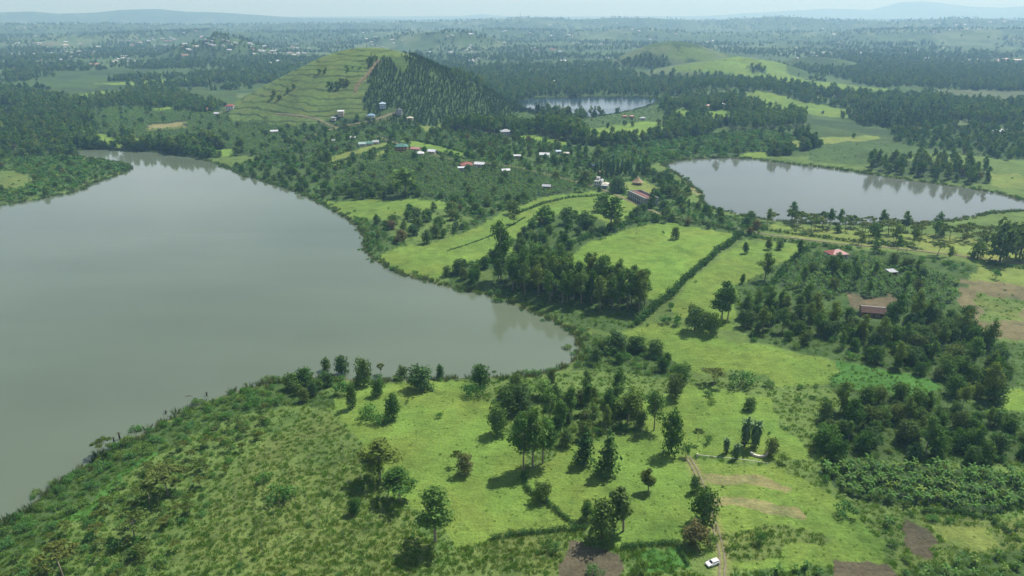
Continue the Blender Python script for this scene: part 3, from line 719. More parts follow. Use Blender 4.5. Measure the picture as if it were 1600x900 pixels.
# ------------------------------------------------------------------ tracks
M_TRACK = plain_mat('track_earth', (0.19, 0.175, 0.105), 0.95, 0.35, 0.4)
M_TRACKR = plain_mat('track_red_earth', (0.15, 0.115, 0.065), 0.95, 0.3, 0.2)
def drape(P, offs, lift0=0.10, liftk=0.0005):
    t = np.gradient(P, axis=0); t /= np.hypot(*t.T)[:, None] + 1e-9
    nrm = np.stack([-t[:, 1], t[:, 0]], -1)
    rows = [P + nrm * o[:, None] for o in offs]
    V = np.stack(rows, 1)
    r = np.hypot(V[..., 0], V[..., 1])
    z = height(V[..., 0].ravel(), V[..., 1].ravel()).reshape(r.shape) + lift0 + r * liftk
    return np.concatenate([V, z[..., None]], -1)
def shifted(P, o):
    t = np.gradient(P, axis=0); t /= np.hypot(*t.T)[:, None] + 1e-9
    return P + np.stack([-t[:, 1], t[:, 0]], -1) * o
STRIPS = []
for k_, (P, wd) in TRK.items():
    if k_ == 'track_near': STRIPS += [(k_, shifted(P, -0.75), 0.6), (k_, shifted(P, 0.75), 0.6)]
    else: STRIPS.append((k_, P, wd))
for k_, P, wd in STRIPS:
    s_ = np.arange(len(P))
    e1 = wd * 0.5 * (0.75 + 0.5 * vnoise(s_ * 0.35, s_ * 0 + 3, 7)); e2 = wd * 0.5 * (0.75 + 0.5 * vnoise(s_ * 0.35, s_ * 0 + 9, 8))
    V = drape(P, [-e1, e1 * 0, e2], liftk=0.0009 if k_ == 'track_hill' else 0.0004)
    n_ = len(P); idx = np.arange(n_ * 3).reshape(n_, 3)
    f = np.stack([idx[:-1, :-1], idx[:-1, 1:], idx[1:, 1:], idx[1:, :-1]], -1).reshape(-1, 4)
    o_ = link('dirt_track' if 'foot' not in k_ else 'footpath', mesh_np('dirt_track', V.reshape(-1, 3), np.ascontiguousarray(f), [M_TRACKR if k_ == 'track_hill' else M_TRACK]))
    tag(o_, kind='structure')

# ------------------------------------------------------------------ plants: leaf clouds on tapered trunks
def set_tint(me, tint):
    a = me.attributes.new('tint', 'FLOAT', 'POINT'); a.data.foreach_set('value', np.asarray(tint, np.float32))

def leaf_cloud(g, clumps, n, size, droop=0.0, shell=0.45, up=0.45):
    """n kite-shaped leaf sprays spread through the clumps' volumes -> verts, quads, tint"""
    C = np.array([c[:3] for c in clumps], float); Rr = np.array([c[3:6] for c in clumps], float)
    w = (Rr[:, 0] * Rr[:, 2]); k = g.choice(len(clumps), n, p=w / w.sum())
    d = g.normal(size=(n, 3)); d /= np.linalg.norm(d, axis=1)[:, None]
    rad = shell + (1 - shell) * g.random(n) ** 0.6
    ragged = 1 + 0.22 * g.normal(size=n)
    p = C[k] + d * Rr[k] * (rad * np.clip(ragged, 0.6, 1.35))[:, None]
    nn = d + 0.8 * g.normal(size=(n, 3)) + np.array([0, 0, up]); nn /= np.linalg.norm(nn, axis=1)[:, None]
    t = np.cross(nn, g.normal(size=(n, 3))); t /= np.linalg.norm(t, axis=1)[:, None] + 1e-9
    if droop: t[:, 2] -= droop; t /= np.linalg.norm(t, axis=1)[:, None]
    b = np.cross(nn, t)
    s = size * (0.6 + 0.8 * g.random(n))[:, None]
    v = np.stack([p - t * s, p + b * s * 0.55, p + t * s, p - b * s * 0.55], 1).reshape(-1, 3)
    ct = g.random(len(clumps))
    tint = np.repeat(np.clip(0.30 + 0.40 * ct[k] + 0.30 * g.random(n) - 0.15 * 0, 0, 1), 4)
    f = np.arange(4 * n).reshape(n, 4)
    return v, f, tint

def tree_meshes(name, g, trunk_mb, clumps, n, size, leaf, bark, **kw):
    v, f, t = leaf_cloud(g, clumps, n, size, **kw)
    cm = mesh_np(name + '_crown', v, f, [leaf]); set_tint(cm, t)
    tm = trunk_mb.mesh(name + '_trunk', [bark], True)
    # joined copy for far, uncounted woods
    nv = len(v); tv = np.array(trunk_mb.v); 
    return cm, tm

def joined(name, crown, trunk):
    vs = np.empty(len(crown.vertices) * 3, np.float32); crown.vertices.foreach_get('co', vs)
    nf = len(crown.polygons); fs = np.empty(nf * 4, np.int32); crown.loops.foreach_get('vertex_index', fs); fs = fs.reshape(nf, 4)
    tv = np.empty(len(trunk.vertices) * 3, np.float32); trunk.vertices.foreach_get('co', tv)
    nc = len(crown.vertices)
    faces = [tuple(q) for q in fs.tolist()] + [tuple(nc + i for i in p.vertices) for p in trunk.polygons]
    me = mesh_np(name, np.concatenate([vs, tv]), faces, [crown.materials[0], trunk.materials[0]], [0] * nf + [1] * len(trunk.polygons))
    tint = np.full(len(me.vertices), 0.5, np.float32)
    src = np.empty(nc, np.float32); crown.attributes['tint'].data.foreach_get('value', src); tint[:nc] = src
    set_tint(me, tint)
    return me

LOD = {'hi': (1.0, 1.0), 'mid': (0.34, 1.6), 'low': (0.085, 3.0)}

def p_euc(g, lod, leaf=None, h=20.0):
    q, sz = LOD[lod]
    mb = MB(); lean = g.normal(0, 0.5, 2)
    top = np.array([lean[0], lean[1], h * 0.93])
    pts = [(0, 0, -0.6), (lean[0] * 0.2, lean[1] * 0.2, h * 0.3), (lean[0] * 0.5, lean[1] * 0.5, h * 0.62), tuple(top)]
    mb.tube(pts, [0.34, 0.27, 0.17, 0.05], 5 if lod != 'low' else 3)
    cl = []
    base = 0.30 + 0.18 * g.random()
    for i in range(int(11 + g.integers(0, 5))):
        t = base + (0.97 - base) * (i + 0.5 * g.random()) / 13.0
        a = g.random() * 6.283; env = math.sin(math.pi * min(1, (t - base + 0.12) / (1.08 - base))) ** 0.7
        off = h * 0.155 * env * (0.35 + 0.75 * g.random())
        c = np.array([lean[0] * t + math.cos(a) * off, lean[1] * t + math.sin(a) * off, h * t])
        r = h * (0.066 + 0.055 * g.random()) * (0.7 + 0.5 * env)
        cl.append((*c, r, r, r * (0.85 + 0.3 * g.random())))
        if lod != 'low':
            t0 = max(0.25, t - 0.12); o = np.array([lean[0] * t0, lean[1] * t0, h * t0])
            mb.tube([tuple(o), tuple((o + c) / 2 + np.array([0, 0, -0.2])), tuple(c)], [0.10, 0.07, 0.03], 3)
    cl.append((lean[0], lean[1], h * 0.93, h * 0.07, h * 0.07, h * 0.07))
    return tree_meshes('eucalyptus', g, mb, cl, int(1900 * q), 0.44 * sz, leaf or L_EUC, M_BARKP, droop=0.2, shell=0.5)

def p_broad(g, lod, leaf=None, h=9.0, sparse=1.0):
    q, sz = LOD[lod]
    mb = MB(); mb.tube([(0, 0, -0.5), (0.1, 0.05, h * 0.28), (0.0, 0.15, h * 0.55)], [0.32, 0.26, 0.12], 5 if lod != 'low' else 3)
    cl = []; W = h * (0.44 + 0.10 * g.random())
    n = 11
    for i in range(n):
        z = 0.15 + 0.72 * (i / (n - 1)); a = i * 2.4 + g.random() * 0.8
        env = math.sqrt(max(0.05, 1 - ((z - 0.42) / 0.58) ** 2))
        off = W * 0.66 * env * (0.55 + 0.5 * g.random())
        r = h * (0.14 + 0.07 * g.random())
        c = (math.cos(a) * off, math.sin(a) * off, h * z)
        cl.append((*c, r * 1.1, r * 1.1, r * 0.9))
        if lod != 'low' and i % 2 == 0: mb.tube([(0, 0.1, h * 0.3), (c[0] * 0.5, c[1] * 0.5, h * (0.15 + z * 0.6)), c], [0.14, 0.09, 0.03], 3)
    cl.append((0, 0, h * 0.82, W * 0.4, W * 0.4, h * 0.16))
    cl.append((0, 0, h * 0.5, W * 0.55, W * 0.55, h * 0.3))
    return tree_meshes('broadleaf', g, mb, cl, int(1500 * q * sparse), 0.40 * sz, leaf or L_BROAD, M_BARK, shell=0.62)

def p_acac(g, lod, leaf=None, h=9.0):
    q, sz = LOD[lod]
    mb = MB(); W = h * (0.42 + 0.12 * g.random()); lean = g.normal(0, 0.4, 2)
    fork = (lean[0], lean[1], h * 0.5)
    mb.tube([(0, 0, -0.5), (lean[0] * 0.4, lean[1] * 0.4, h * 0.25), fork], [0.20, 0.16, 0.11], 4)
    cl = []
    for i in range(9):
        a = i * 2.4 + g.random(); off = W * (0.15 + 0.75 * math.sqrt(i / 9.0)); z = h * (0.90 - 0.20 * (off / W) ** 2 - 0.14 * g.random())
        r = W * (0.26 + 0.10 * g.random()); c = (lean[0] + math.cos(a) * off, lean[1] + math.sin(a) * off, z)
        cl.append((*c, r, r, r * 0.42))
        mb.tube([fork, ((fork[0] + c[0]) / 2, (fork[1] + c[1]) / 2, h * 0.72), c], [0.09, 0.06, 0.025], 3)
    return tree_meshes('feathery', g, mb, cl, int(900 * q), 0.36 * sz, leaf or L_ACAC, M_BARKP, shell=0.3, up=0.8)

def p_shrub(g, lod, leaf=None, h=3.0):
    q, sz = LOD[lod]
    mb = MB()
    cl = []; W = h * (0.55 + 0.3 * g.random())
    for i in range(7):
        a = i * 2.4 + g.random(); off = W * (0.12 + 0.75 * math.sqrt(i / 7.0)); r = h * (0.20 + 0.14 * g.random())
        c = (math.cos(a) * off, math.sin(a) * off, h * (0.62 - 0.32 * off / W + 0.16 * g.random()))
        cl.append((*c, r * 1.15, r * 1.15, r))
    for i in range(3):
        c = cl[i * 2]; mb.tube([(0, 0, -0.3), (c[0] * 0.4, c[1] * 0.4, h * 0.25), c[:3]], [0.06, 0.05, 0.02], 3)
    return tree_meshes('shrub', g, mb, cl, int(420 * q) + 16, 0.22 * sz, leaf or L_SHRUB, M_BARK, shell=0.4)

def p_pine(g, lod, leaf=None, h=11.0):
    q, sz = LOD[lod]
    mb = MB(); mb.tube([(0, 0, -0.5), (0, 0, h * 0.5), (0, 0, h * 0.97)], [0.2, 0.14, 0.03], 4 if lod != 'low' else 3)
    cl = []
    for i in range(11):
        t = 0.10 + 0.88 * i / 10.0; r = h * 0.17 * (1.02 - t) ** 0.75 + 0.15
        a = g.random() * 6.28
        cl.append((math.cos(a) * r * 0.25, math.sin(a) * r * 0.25, h * t, r, r, h * 0.055))
    return tree_meshes('pine', g, mb, cl, int(620 * q), 0.38 * sz, leaf or L_PINE, M_BARK, droop=0.35, shell=0.35, up=0.5)

def frond(g, a, L, rise, fall, wid, seg):
    """one arching leaf blade with a fold along its midrib"""
    v = []; dirx, diry = math.cos(a), math.sin(a); px, py = -diry, dirx
    for i in range(seg + 1):
        t = i / seg; r = L * t * (1 - 0.15 * t); z = rise * math.sin(min(1, t * 1.25) * math.pi / 2) - fall * t * t
        w = wid * math.sin(math.pi * (0.10 + 0.88 * t)) ** 0.7
        for s in (-1, 0, 1):
            v.append((dirx * r + px * w * s, diry * r + py * w * s, z - (0.35 * w if s else 0)))
    f = []
    for i in range(seg):
        b = i * 3
        f += [(b, b + 1, b + 4, b + 3), (b + 1, b + 2, b + 5, b + 4)]
    return v, f

def p_banana(g, lod, leaf=None, h=4.5):
    nl, seg = {'hi': (9, 4), 'mid': (7, 3), 'low': (6, 2)}[lod]
    mb = MB(); mb.tube([(0, 0, -0.3), (0.03, 0, h * 0.3), (0.0, 0.05, h * 0.62)], [0.15, 0.12, 0.08], 5 if lod == 'hi' else 3)
    V = []; F = []; T = []
    stems = 1 if lod == 'low' else 2
    for s in range(stems):
        ox, oy = (0, 0) if s == 0 else (0.9 * math.cos(g.random() * 6), 0.9 * math.sin(g.random() * 6))
        k = 1.0 if s == 0 else 0.62
        if s: mb.tube([(ox, oy, -0.3), (ox, oy, h * 0.5 * k)], [0.10, 0.06], 3)
        a0 = g.random() * 6.28
        for i in range(nl if s == 0 else nl // 2 + 1):
            up = (i / nl)
            v, f = frond(g, a0 + i * 2.39 + g.normal(0, 0.2), (1.7 + 0.7 * g.random()) * k * h / 4.5, (0.7 + 1.2 * up) * k, (1.4 * (1 - up) + 0.4) * k, (0.30 + 0.06 * g.random()) * k * (1.0 if lod == 'hi' else 1.25), seg)
            b = len(V); V += [(p[0] + ox, p[1] + oy, p[2] + h * 0.56 * k) for p in v]; F += [tuple(b + j for j in q) for q in f]
            T += [0.25 + 0.5 * g.random()] * len(v)
    cm = mesh_np('banana_crown', V, np.array(F), [leaf or L_BANANA]); set_tint(cm, T)
    return cm, mb.mesh('banana_stem', [M_BARKP], True)

def p_palm(g, lod, leaf=None, h=8.0):
    mb = MB(); mb.tube([(0, 0, -0.5), (0.15, 0, h * 0.35), (0.1, 0.1, h * 0.72)], [0.30, 0.22, 0.20], 6)
    V = []; F = []; T = []
    for i in range(44):
        up = i / 44
        v, f = frond(g, i * 2.39, 2.1 + 1.1 * up + 0.6 * g.random(), 0.3 + 2.4 * up, (3.4 * (1 - up) + 0.6) * (0.8 + 0.5 * g.random()), 0.46, 5)
        b = len(V); V += [(p[0] + 0.1, p[1] + 0.1, p[2] + h * 0.66) for p in v]; F += [tuple(b + j for j in q) for q in f]; T += [0.2 + 0.6 * g.random()] * len(v)
    sv, sf, st = leaf_cloud(g, [(0, 0, h * 0.22, 1.9, 1.9, h * 0.24), (0.1, 0.1, h * 0.5, 1.7, 1.7, h * 0.2)], 420, 0.42, droop=0.8)      # skirt of hanging dead and suckering fronds
    b = len(V); V += [tuple(q) for q in sv]; F += [tuple(b + j for j in q) for q in sf.tolist()]; T += list(st * 0.8)
    cm = mesh_np('palm_crown', V, np.array(F), [leaf or L_PALM]); set_tint(cm, T)
    return cm, mb.mesh('palm_trunk', [M_BARK], True)

def p_sapling(g, lod, leaf=None, h=7.0):
    mb = MB(); l_ = g.normal(0, 0.15, 2)
    mb.tube([(0, 0, -0.3), (l_[0], l_[1], h * 0.5), (2 * l_[0], 2 * l_[1], h)], [0.06, 0.045, 0.02], 3)
    cl = [(2 * l_[0] + g.normal(0, .3), 2 * l_[1] + g.normal(0, .3), h * (0.6 + 0.38 * g.random()), 0.5, 0.5, 0.45) for _ in range(5)]
    for c in cl: mb.tube([(l_[0] * 1.2, l_[1] * 1.2, c[2] - 0.6), c[:3]], [0.03, 0.012], 3)
    return tree_meshes('sapling', g, mb, cl, 46, 0.20, leaf or L_EUC, M_BARKP, shell=0.2)

NOM = dict(euc=20.0, broad=9.0, acac=9.0, shrub=3.0, pine=11.0, banana=4.5, palm=8.0, sapling=7.0, brown=9.0, wisp=14.0)   # nominal heights
NOMW = dict(euc=6.6, broad=8.6, acac=8.6, shrub=4.6, pine=3.6, banana=4.0, palm=6.0, sapling=1.6, brown=8.6, wisp=5.0)  # nominal crown widths
FUN = dict(euc=p_euc, broad=p_broad, acac=p_acac, shrub=p_shrub, pine=p_pine, banana=p_banana, palm=p_palm, sapling=p_sapling,
           brown=lambda g, lod: p_broad(g, lod, L_BROWN), wisp=lambda g, lod: p_euc(g, lod, L_ACAC, 14.0))
WHO = dict(euc=('eucalyptus_tree', 'tree', 'dark eucalyptus'), broad=('broadleaf_tree', 'tree', 'round broadleaf tree'),
           acac=('feathery_tree', 'tree', 'olive feathery tree'), shrub=('shrub', 'shrub', 'low green shrub'),
           pine=('conifer_tree', 'tree', 'slim conifer'), banana=('banana_plant', 'banana plant', 'banana plant'),
           palm=('palm_tree', 'palm', 'dense dark palm'), sapling=('sapling', 'sapling', 'thin sapling'), brown=('russet_tree', 'tree', 'brown-leaved small tree'),
           wisp=('wispy_tree', 'tree', 'fine wispy tree'))
PROTO = {}
def proto(kind, lod):
    if (kind, lod) not in PROTO:
        nv = {'hi': 5, 'mid': 4, 'low': 3}[lod]
        if kind in ('palm', 'brown', 'wisp'): nv = 2
        g = np.random.default_rng(abs(hash_s(kind + lod)))
        PROTO[(kind, lod)] = [FUN[kind](g, lod) for _ in range(nv)]
    return PROTO[(kind, lod)]
def hash_s(s):
    k = 7
    for ch in s: k = (k * 131 + ord(ch)) % 1000003
    return k

def lod_of(kind, r):
    if kind in ('banana', 'shrub'): return 'hi' if r < 330 else ('mid' if r < 620 else 'low')
    return 'hi' if r < 520 else ('mid' if r < 1050 else 'low')

# ------------------------------------------------------------------ where plants stand
PLANTS = []   # [kind, x, y, height, width factor, rot, place, label or None]

# singled-out trees: kind, base px, top row px, crown width px, label
HAND = [
 ('euc', 594, 750, 687, 46, 'tall broad-crowned eucalyptus, topmost of three lone trees on the scrub edge'),
 ('euc', 625, 782, 736, 42, 'umbrella-crowned eucalyptus, middle of three lone trees on the scrub edge'),
 ('euc', 680, 847, 764, 46, 'tall eucalyptus with long bare trunk, nearest of three lone trees'),
 ('broad', 555, 802, 778, 24, 'small dark tree left of the nearest lone eucalyptus'),
 ('brown', 726, 741, 709, 30, 'brown-leaved small tree alone on the shore meadow'),
 ('acac', 714, 727, 702, 18, 'small greyish tree touching the brown-leaved tree on the meadow'),
 ('sapling', 651, 692, 671, 6, 'spindly sapling alone on the shore meadow'),
 ('broad', 568, 602, 561, 34, 'dense dark round tree on the shore left of the driftwood'),
 ('broad', 534, 585, 554, 28, 'grey-green round tree at the shore beside the clump'),
 ('broad', 510, 578, 557, 16, 'small pale tree at the water edge by the clump'),
 ('acac', 595, 585, 565, 14, 'small dark flat-topped tree on the shoreline of the meadow'),
 ('broad', 591, 618, 592, 23, 'small round bright-green tree below the shore tree'),
 ('broad', 615, 655, 617, 31, 'dense round tree in the middle of the shore meadow'),
 ('shrub', 575, 656, 633, 34, 'wide pale shrub left of the round meadow tree'),
 ('shrub', 597, 662, 643, 26, 'low shrub squeezed against the round meadow tree'),
 ('broad', 551, 638, 600, 22, 'slim leaning tree on the upper left of the shore meadow'),
 ('shrub', 535, 616, 592, 28, 'leafy shrub near the clump on the meadow corner'),
 ('broad', 657, 608, 573, 50, 'broad spreading tree by the shoreline in mid meadow'),
 ('broad', 629, 590, 571, 18, 'small pointed tree on the shore beside the spreading tree'),
 ('broad', 688, 590, 570, 16, 'small dark tree at the right end of the shoreline trio'),
 ('broad', 750, 603, 569, 36, 'light-green open tree by the right end of the shore meadow'),
 ('shrub', 742, 619, 598, 34, 'bushy shrub below the light-green shore tree'),
 ('broad', 777, 679, 635, 40, 'large dense round tree on the right of the shore meadow'),
 ('broad', 795, 645, 605, 42, 'dark spreading tree behind the large round meadow tree'),
 ('shrub', 687, 653, 643, 12, 'lone small bush in the middle of the shore meadow'),
 ('shrub', 636, 630, 624, 7, 'tiny lone bush near the top of the shore meadow'),
 ('euc', 818, 735, 650, 32, 'tall dark eucalyptus on the left of the big meadow pair'),
 ('euc', 832, 730, 642, 36, 'tallest dark eucalyptus of the big pair beside the hedge'),
 ('euc', 848, 724, 655, 30, 'eucalyptus with bare slender trunks right of the big pair'),
 ('pine', 914, 724, 670, 32, 'broad conical tree beside the darker cone on the meadow'),
 ('pine', 949, 740, 674, 38, 'dark dense conical tree alone on the central meadow'),
 ('broad', 1049, 709, 644, 36, 'tall oval dark tree beside the track gate'),
 ('euc', 1022, 672, 610, 24, 'slender bare-trunked tree left of the oval tree'),
 ('euc', 981, 660, 604, 30, 'dark-topped tree with thin trunk at the right of the near grove'),
 ('broad', 1000, 668, 642, 22, 'small dark tree between the two slender trees'),
 ('broad', 1055, 622, 586, 34, 'broad brownish-green tree at the end of the bay thicket'),
 ('broad', 1065, 592, 569, 30, 'round tree on the thicket edge facing the south pasture'),
 ('broad', 1036, 578, 559, 26, 'dark round tree within the bay thicket'),
 ('acac', 1115, 601, 574, 44, 'flat wide tree standing alone on the south pasture edge'),
 ('shrub', 1157, 602, 578, 44, 'wide brownish bush right of the flat wide tree'),
 ('shrub', 1107, 619, 610, 17, 'low round bush, upper of two on the lawn'),
 ('shrub', 1112, 630, 621, 15, 'low round bush, lower of two on the lawn'),
 ('palm', 1163, 697, 652, 22, 'thick dark palm, left of the pair above the curved wall'),
 ('palm', 1178, 699, 656, 24, 'thick dark palm, right of the pair above the curved wall'),
 ('palm', 1134, 708, 684, 14, 'small palm beside the low white kerb'),
 ('palm', 1150, 716, 692, 15, 'small leafy palm standing on the low white kerb'),
 ('shrub', 1071, 714, 690, 15, 'dark upright bush by the gate of the track'),
 ('acac', 1090, 692, 668, 18, 'spindly flat-topped tree above the track gate'),
 ('shrub', 1106, 692, 678, 16, 'round garden bush beside the spindly tree'),
 ('broad', 1205, 712, 686, 24, 'yellowish garden tree at the right of the curved wall'),
 ('shrub', 1222, 724, 706, 16, 'dark bush right of the yellowish garden tree'),
 ('broad', 862, 598, 577, 16, 'small lone tree on the grass near the bay'),
 ('broad', 885, 697, 672, 30, 'low spreading grey tree in front of the near grove'),
 ('broad', 815, 642, 602, 40, 'dark dense tree left of the near grove'),
 ('euc', 843, 620, 594, 26, 'small eucalyptus on the grass above the near grove'),
 ('broad', 964, 548, 520, 44, 'dark wide tree, left of three by the south pasture'),
 ('broad', 997, 549, 526, 34, 'dark wide tree, middle of three by the south pasture'),
 ('broad', 1022, 556, 532, 34, 'dark wide tree, right of three by the south pasture'),
 ('wisp', 1013, 768, 735, 18, 'thin wispy tree alone on the central meadow'),
 ('broad', 1085, 768, 744, 20, 'round dark tree beside the dirt track'),
 ('broad', 1098, 817, 762, 46, 'large open-crowned tree beside the dirt track'),
 ('brown', 1086, 852, 820, 42, 'brownish bushy tree below the large track-side tree'),
 ('shrub', 1110, 853, 832, 24, 'green bush between the bushy tree and the track'),
 ('broad', 845, 782, 753, 31, 'round tree growing in the meadow hedge'),
 ('broad', 940, 842, 782, 56, 'large dense tree at the hedge corner above the ploughed plot'),
 ('wisp', 974, 830, 761, 30, 'tall fine-leaved tree beside the large dense hedge tree'),
 ('broad', 917, 812, 783, 26, 'small tree at the left of the large dense hedge tree'),
 ('shrub', 930, 899, 884, 30, 'dark round bush on the ploughed plot at the bottom edge'),
 ('shrub', 861, 860, 841, 30, 'grey-green bush left of the ploughed plot'),
 ('shrub', 1000, 897, 868, 26, 'brownish bush beside the bright green plot'),
 ('shrub', 440, 782, 762, 54, 'wide dark-green bush on the scrub slope'),
 ('shrub', 412, 752, 738, 28, 'dark bush above the wide bush on the scrub slope'),
 ('shrub', 1320, 806, 784, 34, 'low dark bush on the slope left of the yellow plot'),
 ('shrub', 1187, 850, 830, 20, 'grey-leaved bush beside the worn turf'),
 ('acac', 160, 712, 685, 32, 'spreading tree at the water edge on the lower left'),
 ('acac', 262, 775, 727, 70, 'large olive flat-topped tree on the lower left slope'),
 ('acac', 235, 790, 752, 50, 'olive flat-topped tree left of the large olive tree'),
 ('acac', 210, 842, 800, 54, 'olive spreading tree low on the left slope'),
 ('acac', 100, 905, 852, 60, 'olive spreading tree at the bottom left edge'),
 ('euc', 783, 436, 345, 24, 'very tall slim eucalyptus rising above the shore grove'),
 ('broad', 850, 350, 322, 36, 'dense dark round tree on the upper sloping meadow'),
 ('broad', 886, 350, 324, 24, 'dark tree right of the dense round tree on the slope'),
 ('broad', 832, 356, 341, 16, 'small grey tree left of the dense round tree on the slope'),
 ('euc', 954, 358, 308, 30, 'big tall tree above the hedge of the large pasture'),
 ('broad', 940, 330, 303, 28, 'dark tree behind the big tall hedge tree'),
 ('broad', 912, 356, 330, 30, 'dark round tree left of the big tall hedge tree'),
 ('euc', 803, 350, 335, 12, 'slim dark tree alone at the top of the sloping meadow'),
 ('broad', 802, 334, 312, 24, 'pale green round tree on the upper sloping meadow'),
 ('broad', 1055, 374, 355, 17, 'round tree alone in the large pasture'),
 ('shrub', 1036, 366, 360, 6, 'tiny bush left of the round pasture tree'),
 ('sapling', 993, 372, 362, 6, 'small bare tree in the large pasture'),
 ('euc', 1195, 438, 396, 20, 'thin-crowned tall tree alone in the narrow pasture'),
 ('broad', 1164, 396, 378, 13, 'small round tree near the top of the narrow pasture'),
 ('broad', 1200, 390, 373, 14, 'small tree by the top hedge of the narrow pasture'),
 ('broad', 1218, 390, 376, 14, 'small tree at the top right of the narrow pasture'),
 ('euc', 1127, 500, 440, 28, 'slender tall tree in the lower narrow pasture'),
 ('euc', 1137, 498, 450, 20, 'slim companion of the slender tall tree in the narrow pasture'),
 ('broad', 1085, 517, 478, 36, 'dark bushy tree at the foot of the narrow pasture'),
 ('broad', 1110, 522, 488, 32, 'dark bushy tree right of its twin at the pasture foot'),
 ('shrub', 1048, 484, 470, 12, 'small bush with thin stem by the diagonal hedge'),
 ('shrub', 1040, 505, 491, 22, 'bush at the lower end of the diagonal hedge'),
 ('shrub', 1058, 508, 491, 20, 'bush right of its neighbour by the diagonal hedge'),
 ('broad', 1160, 443, 428, 10, 'tiny round tree in the middle of the narrow pasture'),
 ('broad', 1562, 410, 345, 50, 'huge spreading tree at the right end of the strip meadow'),
 ('broad', 1592, 405, 350, 44, 'tall tree at the photo edge beside the huge spreading tree'),
 ('broad', 1527, 404, 377, 28, 'dark round tree left of the huge spreading tree'),
 ('shrub', 1555, 436, 418, 15, 'lone grey bush in the right paddock'),
 ('broad', 1300, 428, 400, 30, 'dark grey tree just below the red roofed house'),
 ('euc', 1395, 520, 460, 24, 'dark tree beside the rusty-roofed farm building'),
 ('broad', 1170, 640, 622, 24, 'low broad tree on the lawn edge by the shrubs'),
 ('broad', 512, 258, 234, 18, 'lone tree on the edge of the green field'),
 ('broad', 582, 247, 232, 16, 'dark tree in the hedge by the green field'),
 ('euc', 634, 304, 262, 30, 'tall dark tree standing in the great banana plantation'),
 ('euc', 770, 262, 232, 12, 'slim dark tree near the white-roofed house'),
 ('euc', 797, 255, 235, 10, 'dark pointed tree above the plantation edge'),
 ('euc', 932, 262, 228, 18, 'tall dark tree above the ruined white house'),
 ('pine', 1018, 325, 296, 16, 'dark pointed tree at the right end of the stone building'),
 ('broad', 965, 300, 275, 28, 'green leafy tree left of the stone building'),
 ('broad', 915, 288, 266, 26, 'dense round tree left of the ruined white house'),
 ('broad', 1045, 308, 288, 20, 'dark tree on the bank between building and lake'),
 ('acac', 1068, 316, 298, 22, 'yellowish flat-topped tree near the right lake'),
]
_hp = unproject([(h_[1], h_[2]) for h_ in HAND])
for h_, p_ in zip(HAND, _hp):
    kd, bx, by, ty, wpx, lab = h_
    q = project([p_, p_ + np.array([0, 0, 1.0])])
    hh = (by - ty) / (q[0, 1] - q[1, 1]); ww = wpx * q[0, 2] / FPX
    PLANTS.append([kd, p_[0], p_[1], hh, ww / NOMW[kd] / (hh / NOM[kd]), random.random() * 6.28, None, lab])

HOUSE_XY = []      # filled before scattering (see below)

# ------------------------------------------------------------------ houses
def pmat(key, c, rough=0.6, noise=0.18, scale=0.6, metal=0.0):
    if key not in bpy.data.materials: plain_mat(key, c, rough, noise, scale, metal)
    return bpy.data.materials[key]
ROOF = dict(white=(0.56, 0.58, 0.60), grey=(0.34, 0.36, 0.38), red=(0.27, 0.085, 0.07), rust=(0.075, 0.047, 0.036), blue=(0.20, 0.34, 0.45), pale_blue=(0.40, 0.52, 0.60),
            green=(0.07, 0.19, 0.15), orange=(0.38, 0.18, 0.11), pink=(0.40, 0.20, 0.17), mint=(0.30, 0.40, 0.37), dark=(0.10, 0.11, 0.13), thatch=(0.34, 0.25, 0.15), cream=(0.60, 0.55, 0.46))
WALL = dict(white=(0.55, 0.54, 0.51), cream=(0.58, 0.50, 0.38), brick=(0.32, 0.17, 0.11), grey=(0.38, 0.39, 0.40), mud=(0.26, 0.17, 0.11), blue=(0.45, 0.55, 0.62))
M_GLASS = plain_mat('window_glass', (0.03, 0.04, 0.05), 0.15, 0.1, 1.0)
M_DOOR = plain_mat('door_wood', (0.12, 0.07, 0.04), 0.7, 0.3, 3)
def rmat(c): return pmat('roof_' + c, ROOF[c], 0.5 if c not in ('thatch', 'rust') else 0.9, 0.22, 0.5)
def wmat(c): return pmat('wall_' + c, WALL[c], 0.9, 0.15, 0.5)

